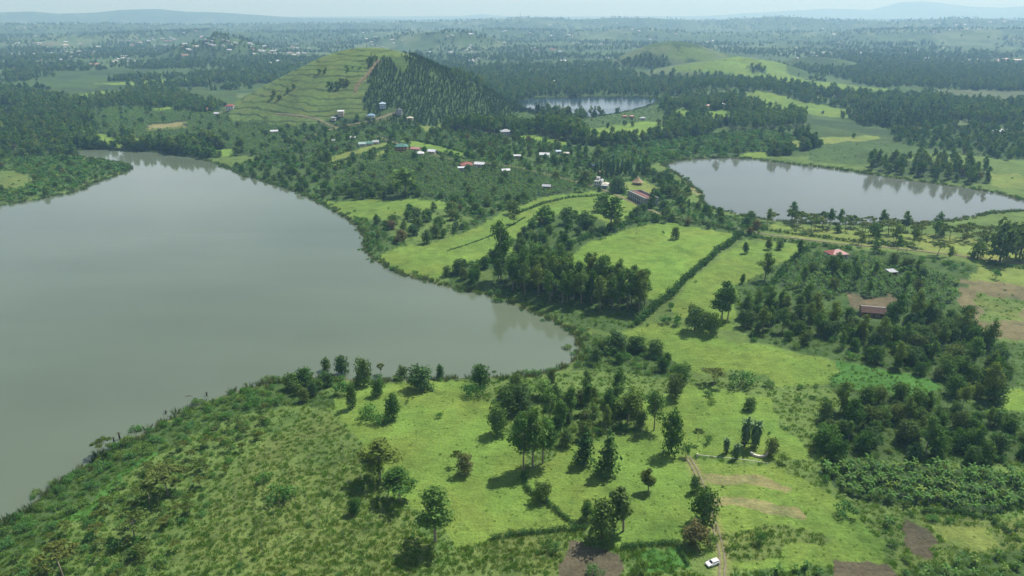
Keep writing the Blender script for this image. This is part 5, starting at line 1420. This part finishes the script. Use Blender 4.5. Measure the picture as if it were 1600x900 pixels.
# bushes along the water's edge
for P in LAKES:
    Q = np.concatenate([P, P[:1]]); 
    for i in range(len(Q) - 1):
        a, b = Q[i], Q[i + 1]; L = np.hypot(*(b - a)); r_ = math.hypot(*((a + b) / 2))
        if abs(math.atan2((a + b)[0], (a + b)[1])) > R(46): continue
        for t in np.arange(0, 1, 4.5 / max(L, 4.5)):
            if g0.random() < 0.42: continue
            p = a + (b - a) * t + g0.normal(0, 2.2, 2)
            PLANTS.append(['shrub', p[0], p[1], 1.2 + 2.0 * g0.random() ** 2, 1.0 + 0.5 * g0.random(), g0.random() * 6.28, 'at the water edge', None])
# slim saplings on the scrub slope
sp_px = [(g0.uniform(330, 620), g0.uniform(700, 890)) for _ in range(70)]
for p in unproject(sp_px):
    c_ = classify(p[0:1], p[1:2])[0]
    if REG[c_][0] in ('on the open scrub slope', 'in the olive bush on the lower left', 'on the near peninsula'):
        PLANTS.append(['sapling', p[0], p[1], g0.uniform(4.5, 8.0), 1.0, g0.random() * 6.28, 'on the open scrub slope', None])

# distant farmland: trees spread evenly over what the valley shows, in clumps
N = 90000
fx, fy = g0.uniform(-60, 1660, N), 26 + 214 * g0.random(N) ** 1.25
W_ = np.concatenate([on_plane(fx, fy, 3.0)], 0)
r_ = np.hypot(W_[:, 0], W_[:, 1])
W_ += g0.normal(0, 1, W_.shape) * (0.02 * r_)[:, None] * 0.6
x, y = W_[:, 0], W_[:, 1]; r_ = np.hypot(x, y)
cid = classify(x, y)
gcol = np.array([str(rg[2]) for rg in REG] + ['x'])[cid]
ok = (r_ > 880) & (r_ < 11000) & (cid <= 0) & clear(x, y)
hx_, hy_, hrx_, hry_ = HILLS[0][:4]
ok &= ((x - hx_) / hrx_) ** 2 + ((y - hy_) / hry_) ** 2 > 1.1
for q_ in (1, 3, 4, 5): ok &= ((x - HILLS[q_][0]) / HILLS[q_][2]) ** 2 + ((y - HILLS[q_][1]) / HILLS[q_][3]) ** 2 > 0.85
clump = fbm(x / 260, y / 260, 171, 3); fine = fbm(x / 60, y / 60, 181, 2)
ok &= (clump * 0.80 + fine * 0.30 + 0.06 * g0.random(N)) > 0.585
for xx, yy, rr_ in zip(x[ok], y[ok], r_[ok]):
    u = g0.random(); k = 'euc' if u < 0.38 else ('broad' if u < 0.93 else 'pine')
    h = (11 + 9 * g0.random()) if k != 'broad' else (6 + 6 * g0.random())
    grow = 1.0 + 0.35 * max(0, min(1, (rr_ - 3500) / 5000))
    PLANTS.append([k, xx, yy, h * grow, 1.0 + 0.3 * g0.random(), g0.random() * 6.28, 'in the hazy farmland beyond the hill', None])

# ------------------------------------------------------------------ build: the largest in view one by one, the rest as woods
PX = np.array([p[1] for p in PLANTS]); PY = np.array([p[2] for p in PLANTS]); PHT = np.array([p[3] for p in PLANTS])
PZ = height(PX, PY)
PR = np.hypot(PX, PY)
pp = project(np.stack([PX, PY, PZ + PHT * 0.5], -1))
size = PHT / pp[:, 2]
vis = (pp[:, 0] > -25) & (pp[:, 0] < 1625) & (pp[:, 1] < 925) & (pp[:, 1] > -10)
LIMIT = dict(euc=290, broad=280, acac=200, shrub=280, pine=280, banana=290, palm=10, sapling=60, brown=40, wisp=10)
ORD = ['front', 'second', 'third', 'fourth', 'fifth', 'sixth', 'seventh', 'eighth', 'ninth', 'tenth', 'eleventh', 'twelfth', 'thirteenth', 'fourteenth', 'fifteenth', 'sixteenth']
STUFF = {}
CHILD = dict(euc=('crown', 'trunk'), broad=('crown', 'trunk'), acac=('crown', 'trunk'), shrub=('foliage', 'stem'), pine=('crown', 'trunk'), banana=('leaf_crown', 'stem'),
             palm=('frond_crown', 'trunk'), sapling=('crown', 'stem'), brown=('crown', 'trunk'), wisp=('crown', 'trunk'))
def add_plant(i, label, group):
    kind, x, y, h, wf, rot, place, _ = PLANTS[i]
    nm, cat, look = WHO[kind]
    vs = proto(kind, lod_of(kind, PR[i])); cm, tm = vs[int(rot * 1000) % len(vs)]
    s = h / NOM[kind]
    root = link(nm, None, None, (x, y, PZ[i]), rot, (s * wf, s * wf, s)); root.empty_display_size = 0.5
    tag(root, label, cat, group)
    link(CHILD[kind][1], tm, root); link(CHILD[kind][0], cm, root)
for kind in NOM:
    ids = np.array([i for i, p in enumerate(PLANTS) if p[0] == kind])
    if not len(ids): continue
    named = [i for i in ids if PLANTS[i][7]]
    for i in named: add_plant(i, PLANTS[i][7], None)
    rest = np.array([i for i in ids if not PLANTS[i][7]])
    if not len(rest): continue
    v = rest[vis[rest]]
    v = v[np.argsort(-size[v])]
    one = v[:max(0, LIMIT[kind] - len(named))]
    rs = np.setdiff1d(rest, one)
    # label each by its row (counted from the front) and its place in that row
    by = {}
    for i in one: by.setdefault(PLANTS[i][6], []).append(i)
    for place, L0 in by.items():
        L0 = sorted(L0, key=lambda i: pp[i, 0]); npart = 1 if len(L0) <= 60 else (2 if len(L0) <= 120 else 3)
        for part in range(npart):
            L = L0[part * len(L0) // npart:(part + 1) * len(L0) // npart]
            L = sorted(L, key=lambda i: -pp[i, 1])           # front first
            rows = max(1, math.ceil(len(L) / 9)); per = math.ceil(len(L) / rows)
            for r0 in range(rows):
                row = sorted(L[r0 * per:(r0 + 1) * per], key=lambda i: pp[i, 0])
                for j, i in enumerate(row):
                    bits = [WHO[kind][2]]
                    if npart > 1: bits.append(['left part', 'right part' if npart == 2 else 'middle part', 'right part'][part])
                    if rows > 1: bits.append(f'{ORD[r0]} row')
                    if len(row) > 1: bits.append('leftmost' if j == 0 else ('rightmost' if j == len(row) - 1 else f'{ORD[j]} from left'))
                    lab = ', '.join(bits) + ' ' + place
                    if len(lab.split()) > 16: lab = lab.replace(' the ', ' ')
                    add_plant(i, lab, f'{WHO[kind][0].replace("_", " ")}s {place}')
    if len(rs): STUFF[kind] = rs

PCOL = {}
def proto_collection(key, meshes):
    c = bpy.data.collections.new(key)
    for j, m in enumerate(meshes):
        o = bpy.data.objects.new(f'{key}_{j:02d}', m); c.objects.link(o)
    return c
def instancer(name, pts, rot, scl, idx, coll, label):
    me = bpy.data.meshes.new(name)
    me.vertices.add(len(pts)); me.vertices.foreach_set('co', np.asarray(pts, np.float32).ravel())
    a = me.attributes.new('rot', 'FLOAT_VECTOR', 'POINT'); a.data.foreach_set('vector', np.stack([rot * 0, rot * 0, rot], -1).astype(np.float32).ravel())
    a = me.attributes.new('scl', 'FLOAT_VECTOR', 'POINT'); a.data.foreach_set('vector', np.asarray(scl, np.float32).ravel())
    a = me.attributes.new('pick', 'INT', 'POINT'); a.data.foreach_set('value', np.asarray(idx, np.int32))
    o = link(name, me)
    ng = bpy.data.node_groups.new(name, 'GeometryNodeTree')
    ng.interface.new_socket('Geometry', in_out='INPUT', socket_type='NodeSocketGeometry')
    ng.interface.new_socket('Geometry', in_out='OUTPUT', socket_type='NodeSocketGeometry')
    n, l = ng.nodes, ng.links
    gi, go = n.new('NodeGroupInput'), n.new('NodeGroupOutput')
    ci = n.new('GeometryNodeCollectionInfo'); ci.inputs['Collection'].default_value = coll
    ci.inputs['Separate Children'].default_value = True; ci.inputs['Reset Children'].default_value = True
    ip = n.new('GeometryNodeInstanceOnPoints'); ip.inputs['Pick Instance'].default_value = True
    def attr(nm, dt):
        k = n.new('GeometryNodeInputNamedAttribute'); k.data_type = dt; k.inputs['Name'].default_value = nm
        return k.outputs['Attribute']
    er = n.new('FunctionNodeEulerToRotation')
    l.new(attr('rot', 'FLOAT_VECTOR'), er.inputs[0]); l.new(er.outputs[0], ip.inputs['Rotation'])
    l.new(attr('scl', 'FLOAT_VECTOR'), ip.inputs['Scale']); l.new(attr('pick', 'INT'), ip.inputs['Instance Index'])
    l.new(gi.outputs[0], ip.inputs['Points']); l.new(ci.outputs[0], ip.inputs['Instance']); l.new(ip.outputs[0], go.inputs[0])
    md = o.modifiers.new('spread', 'NODES'); md.node_group = ng
    return tag(o, label, kind='stuff')
SNAME = dict(euc=('eucalyptus_woods', 'dark eucalyptus woods spread over the valley'), broad=('broadleaf_woods', 'rounded broadleaf woods spread over the valley'),
             acac=('feathery_thicket', 'olive feathery thicket spread over the slopes'), shrub=('shrubland', 'low green shrubland covering banks and fallow'),
             pine=('pine_plantation', 'dark green pine plantation on the cone hill'), banana=('banana_plantation', 'bananas growing in dense plantations'),
             brown=('russet_thicket', 'brown-leaved thicket among the greens'), sapling=('sapling_stand', 'thin saplings on the scrub slope'), wisp=('wisps', 'wispy trees'))
for kind, rs in STUFF.items():
    meshes = []; off = {}
    for lod in ('hi', 'mid', 'low'):
        off[lod] = len(meshes)
        if any(lod_of(kind, PR[i]) == lod for i in rs):
            meshes += [joined(f'{kind}_{lod}_{j}', c, t) for j, (c, t) in enumerate(proto(kind, lod))]
    idx = [];
    for i in rs:
        lod = lod_of(kind, PR[i]); idx.append(off[lod] + int(PLANTS[i][5] * 997) % len(proto(kind, lod)))
    pts = np.stack([PX[rs], PY[rs], PZ[rs]], -1); rot = np.array([PLANTS[i][5] for i in rs])
    s = PHT[rs] / NOM[kind]; wf = np.array([PLANTS[i][4] for i in rs])
    instancer(SNAME[kind][0], pts, rot, np.stack([s * wf, s * wf, s], -1), idx, proto_collection(kind + '_far', meshes), SNAME[kind][1])

# ------------------------------------------------------------------ hedges, one thing each
HEDGES = [([(817, 742), (819, 757), (826, 769), (850, 784), (875, 804), (903, 824)], 1.5, 1.8, 'clipped dark hedge curving down across the meadow'),
 ([(770, 842), (800, 837), (830, 833), (870, 829), (915, 826)], 1.5, 1.8, 'clipped dark hedge along the bottom of the shore meadow'),
 ([(975, 858), (1000, 853), (1030, 850), (1058, 851)], 1.8, 1.6, 'leafy hedge along the top of the bright green plot'),
 ([(1058, 853), (1066, 866), (1074, 882)], 1.2, 1.3, 'low broken hedge on the right of the green plot'),
 ([(872, 389), (905, 377), (935, 365), (985, 349), (1030, 343), (1085, 347), (1150, 361)], 3.2, 3.0, 'thick dark hedge along the top of the large pasture'),
 ([(1158, 366), (1140, 383), (1120, 396), (1095, 418), (1068, 442), (1045, 465), (1020, 484), (995, 508)], 3.4, 4.5, 'tall uneven hedge running diagonally between the two pastures'),
 ([(1152, 366), (1200, 374), (1260, 381), (1330, 391)], 3.0, 2.6, 'dark hedge along the near side of the track by the narrow pasture'),
 ([(1155, 354), (1200, 360), (1260, 369), (1340, 379), (1420, 386)], 2.6, 2.4, 'dark hedge along the far side of the track'),
 ([(1525, 410), (1560, 414), (1600, 420), (1680, 430)], 3.0, 2.4, 'dark hedge above the right paddock'),
 ([(1262, 388), (1235, 410), (1210, 440), (1180, 475)], 3.0, 3.4, 'dark hedge between the narrow pasture and the banana grove'),
 ([(800, 336), (850, 318), (900, 308), (960, 304)], 2.4, 2.0, 'hedge along the top of the sloping meadow'),
 ([(625, 218), (655, 221), (700, 231), (735, 242)], 2.4, 2.2, 'dark hedge above the long lawn'),
 ([(628, 231), (660, 235), (690, 241), (722, 247)], 2.4, 2.2, 'dark hedge below the long lawn'),
 ([(905, 218), (935, 227), (985, 225), (1035, 216)], 3.0, 2.6, 'curving hedge below the far-lake meadow'),
 ([(700, 392), (760, 372), (800, 352), (820, 340)], 1.0, 0.8, 'thin low hedge line crossing the sloping meadow'),
 ([(505, 262), (540, 250), (575, 240), (612, 228)], 3.0, 3.0, 'bushy hedge below the green field'),
 ([(1440, 800), (1500, 802), (1545, 812), (1580, 835)], 1.6, 1.5, 'ragged hedge above the yellow plot'),
]
gh = np.random.default_rng(55)
for px_, wd, hh, lab in HEDGES:
    W2 = unproject(px_)[:, :2]; P = []
    for i in range(len(W2) - 1):
        n_ = max(1, int(np.hypot(*(W2[i + 1] - W2[i])) / (wd * 0.7))); P += [W2[i] + (W2[i + 1] - W2[i]) * t for t in np.arange(n_) / n_]
    P = np.array(P + [W2[-1]]); P += gh.normal(0, 0.14 * wd, P.shape); z = height(P[:, 0], P[:, 1])
    o = np.array([P[0, 0], P[0, 1], z[0]])
    cl = []; mb = MB()
    for p, zz in zip(P, z):
        k = hh * (0.75 + 0.5 * gh.random()); rr_ = wd * (0.5 + 0.25 * gh.random())
        cl.append((p[0] - o[0], p[1] - o[1], zz - o[2] + k * 0.5, rr_, rr_, k * 0.52))
        mb.tube([(p[0] - o[0], p[1] - o[1], zz - o[2] - 0.3), (p[0] - o[0], p[1] - o[1], zz - o[2] + k * 0.6)], [0.07, 0.03], 3)
    Dh = math.hypot(o[0], o[1]); ls = max(0.16, Dh * 0.0010)
    n_ = int(min(7000, len(P) * 1.5 * wd * hh / ls ** 2 * 1.1))
    v, f, t = leaf_cloud(gh, cl, n_, ls, shell=0.5)
    root = link('hedge', None, None, tuple(o)); tag(root, lab, 'hedge')
    me = mesh_np('hedge_foliage', v, f, [L_HEDGE]); set_tint(me, t); link('foliage', me, root); mb.build('stems', M_BARK, root)

# ------------------------------------------------------------------ reeds on the banks, herbs and tussocks (nobody could count these)
def reed_mesh(g, n, h, spread, w, leaf):
    V = []; F = []; T = []
    for i in range(n):
        a = g.random() * 6.28; r = spread * math.sqrt(g.random()); x, y = r * math.cos(a), r * math.sin(a); b = g.random() * 6.28
        ll = h * (0.6 + 0.6 * g.random()); tx, ty = 0.35 * ll * math.cos(a) * g.random(), 0.35 * ll * math.sin(a) * g.random()
        k = len(V); wx, wy = w * math.cos(b), w * math.sin(b)
        V += [(x - wx, y - wy, -0.1), (x + wx, y + wy, -0.1), (x + tx + wx * .6, y + ty + wy * .6, ll * .75), (x + 1.6 * tx, y + 1.6 * ty, ll)]
        F.append((k, k + 1, k + 2, k + 3)); T += [0.2 + 0.6 * g.random()] * 4
    me = mesh_np('reeds', V, np.array(F), [leaf]); set_tint(me, T); return me
gr_ = np.random.default_rng(77)
reedm = [reed_mesh(gr_, 46, 2.2, 1.1, 0.09, L_REED) for _ in range(4)]
pts = []
for P in LAKES:
    Q = np.concatenate([P, P[:1]])
    for i in range(len(Q) - 1):
        a, b = Q[i], Q[i + 1]; L = np.hypot(*(b - a)); mid = (a + b) / 2
        if abs(math.atan2(mid[0], mid[1])) > R(46): continue
        n_ = int(L * 0.9) + 1
        q = a + (b - a) * gr_.random((n_, 1)) + gr_.normal(0, 3.0, (n_, 2)); pts.append(q)
pts = np.concatenate(pts); sdd = shore(pts[:, 0], pts[:, 1]); pts = pts[(sdd > -1.2)]
z = np.maximum(height(pts[:, 0], pts[:, 1]), -0.2); s = gr_.uniform(0.5, 1.2, len(pts))
instancer('reeds', np.concatenate([pts, z[:, None]], 1), gr_.random(len(pts)) * 6.28, np.stack([s * 1.2, s * 1.2, s], -1), gr_.integers(0, 4, len(pts)), proto_collection('reed_far', reedm), 'green reeds fringing the lake shores')

tm_ = [reed_mesh(gr_, 26, 0.75, 0.55, 0.07, L_GRASS) for _ in range(4)]
N = 60000
u = gr_.random(N); dep = np.radians(44 - 27 * u); az = np.radians(gr_.uniform(-45, 45, N))
rr2 = CAMZ / np.tan(dep); x, y = rr2 * np.sin(az), rr2 * np.cos(az)
cid = classify(x, y); gc = np.array([str(rg[2]) for rg in REG] + ['x'])[cid]
dens = np.select([np.isin(gc, ['scrub', 'olive', 'thicket', 'wood', 'banana']), gc == 'herb', np.isin(gc, ['meadow', 'yellow', 'bright'])], [0.62, 0.6, 0.05], 0.0)
ok = (gr_.random(N) < dens) & clear(x, y, 0.3)
x, y = x[ok], y[ok]; z = height(x, y); s = gr_.uniform(0.5, 1.3, len(x)) * np.where(np.isin(gc[ok], ['meadow', 'yellow', 'bright']), 0.5, 0.85)
instancer('tall_grass', np.stack([x, y, z], -1), gr_.random(len(x)) * 6.28, np.stack([s * 1.3, s * 1.3, s], -1), gr_.integers(0, 4, len(x)), proto_collection('tuft_far', tm_), 'tall grass and herbs covering the scrub slopes')

# ------------------------------------------------------------------ distant town
FH = np.random.default_rng(33)
CLUSTER = [  # centre px, spread px, count, name of the quarter, roofs
 ((90, 84), (95, 5), 44, 'in the long village row at the far left', ['white', 'grey', 'white', 'orange']), ((95, 72), (70, 5), 24, 'in the far left village above the long row', ['pink', 'white', 'cream']),
 ((235, 66), (40, 8), 26, 'in the village left of the small green hill', ['pink', 'white', 'white', 'grey']), ((195, 96), (25, 5), 9, 'below the long village row, isolated group', ['white', 'cream']),
 ((300, 97), (30, 4), 10, 'in the hamlet before the small green hill', ['white', 'pink']), ((345, 66), (22, 7), 12, 'on the small green hill', ['white', 'grey']),
 ((440, 78), (50, 8), 34, 'in the village right of the small green hill', ['white', 'grey', 'white', 'pink']), ((385, 38), (35, 3), 14, 'in the hilltop village on the hazy ridge', ['white', 'white', 'grey']),
 ((35, 44), (20, 1.5), 8, 'in the far factory row on the left', ['white']), ((60, 105), (50, 8), 8, 'in the scattered farms at the far left', ['white', 'pink']),
 ((735, 82), (28, 14), 22, 'in the village behind the cone hill', ['white', 'grey', 'cream']), ((720, 55), (24, 3), 6, 'on the grassy hill behind the cone hill', ['white']),
 ((600, 66), (50, 7), 12, 'in the fields behind the cone hill', ['white', 'cream']), ((1545, 98), (48, 4), 34, 'in the pink-roofed school quarter on the right', ['pink', 'orange', 'pink', 'white']),
 ((1280, 86), (45, 5), 18, 'in the village beyond the green ridges', ['white', 'cream', 'grey']), ((1330, 46), (60, 4), 8, 'on the hazy slope at the upper right', ['white']),
 ((860, 122), (60, 8), 7, 'in the woods behind the far lake', ['white', 'cream']), ((900, 52), (90, 10), 10, 'in the hazy valley above the far lake', ['white', 'cream']),
 ((1500, 40), (90, 8), 16, 'in the hazy settlements at the top right', ['white', 'cream'])]
cand = []
for (cx, cy_), (sx, sy), n_, place, roofs in CLUSTER:
    q = np.stack([cx + sx * np.clip(FH.normal(0, .6, n_), -1.6, 1.6), cy_ + sy * np.clip(FH.normal(0, .6, n_), -1.6, 1.6)], -1)
    wq = unproject(q)
    for k in range(n_): cand.append((place, wq[k], roofs[FH.integers(len(roofs))]))
pq = project(np.array([c[1] for c in cand])); order = np.argsort(pq[:, 2])
LIM = 300 - len(NEAR_HOUSES) - 2
byp = {}
for j in order[:LIM]: byp.setdefault(cand[j][0], []).append(j)
sizes = [(9, 6.5), (12, 7.5), (15, 8.0), (22, 8.5), (8, 7)]
LOOK = dict(white='white tin-roofed house', grey='grey-roofed house', pink='pinkish-roofed house', orange='orange-roofed house', cream='cream-roofed house')
for place, L in byp.items():
    for rc in sorted(set(cand[j][2] for j in L)):
        Lr = sorted([j for j in L if cand[j][2] == rc], key=lambda j: -pq[j, 1]); rows = max(1, math.ceil(len(Lr) / 9)); per = math.ceil(len(Lr) / rows)
        for r0 in range(rows):
            row = sorted(Lr[r0 * per:(r0 + 1) * per], key=lambda j: pq[j, 0])
            for k, j in enumerate(row):
                p = cand[j][1]; w_, d_ = sizes[FH.integers(len(sizes))]; far = pq[j, 2]
                if far > 3500: w_, d_ = w_ * 1.3, d_ * 1.2
                pos = 'leftmost' if k == 0 else ('rightmost' if k == len(row) - 1 else f'{ORD[k]} from left')
                rw = '' if rows == 1 else (', nearest row' if r0 == 0 else f', {ORD[r0]} row')
                lab = f'{LOOK[rc]} {place}' + ('' if len(Lr) == 1 else f', {pos}{rw}')
                if len(lab.split()) > 16: lab = lab.replace(' the ', ' ')
                house((p[0], p[1], p[2]), R(FH.uniform(-35, 35)), w_, d_, 1, 'gable' if FH.random() < .7 else 'hip', rc, 'white' if FH.random() < .6 else 'cream', lab, f'houses {place}', parts=False)
# beyond what can be told apart: specks of roofs
rest = [cand[j] for j in order[LIM:]]
xs, ys = FH.uniform(0, 1600, 240), 34 + 76 * FH.random(240) ** 1.2
wq = unproject(np.stack([xs, ys], -1))
keep = (np.hypot(wq[:, 0], wq[:, 1]) > 2300) & (fbm(wq[:, 0] / 500, wq[:, 1] / 500, 211, 2) > 0.45)
wq = np.concatenate([wq[keep]] + ([np.array([c[1] for c in rest])] if rest else []))
hp = []
for rc, w_, d_ in (('white', 12, 8), ('grey', 10, 7), ('cream', 14, 8), ('pink', 16, 8)):
    wl_, rf_ = house_meshes(w_, d_, 2.9, 'gable'); m = MB(); m.add(wl_.v, wl_.f, 0); m.add(rf_.v, rf_.f, 1); hp.append(m.mesh('far_house', [wmat('white'), rmat(rc)]))
s = FH.uniform(0.9, 1.6, len(wq))
instancer('distant_roofs', wq, FH.uniform(-0.8, 0.8, len(wq)), np.stack([s, s, s], -1), FH.choice(4, len(wq), p=[.55, .2, .15, .1]), proto_collection('house_far', hp), 'scattered house roofs glinting across the hazy plain')

# ------------------------------------------------------------------ the hazy air
def haze():
    mb = MB()
    mb.box(-42000, 42000, -2500, 42000, -60, 680)
    o = mb.build('haze', [])
    m, n, l = new_mat('haze_air')
    out = n.new('ShaderNodeOutputMaterial'); v = n.new('ShaderNodeVolumePrincipled')
    v.inputs['Color'].default_value = (0.36, 0.62, 1.0, 1)
    v.inputs['Density'].default_value = 1.35e-4
    v.inputs['Absorption Color'].default_value = (0.58, 0.62, 0.7, 1)      # scatters blue more than red, absorbs little
    v.inputs['Anisotropy'].default_value = 0.25
    l.new(v.outputs[0], out.inputs['Volume'])
    o.data.materials.append(m)
    tag(o, kind='stuff', label='pale blue haze in the air over the valley')
haze()
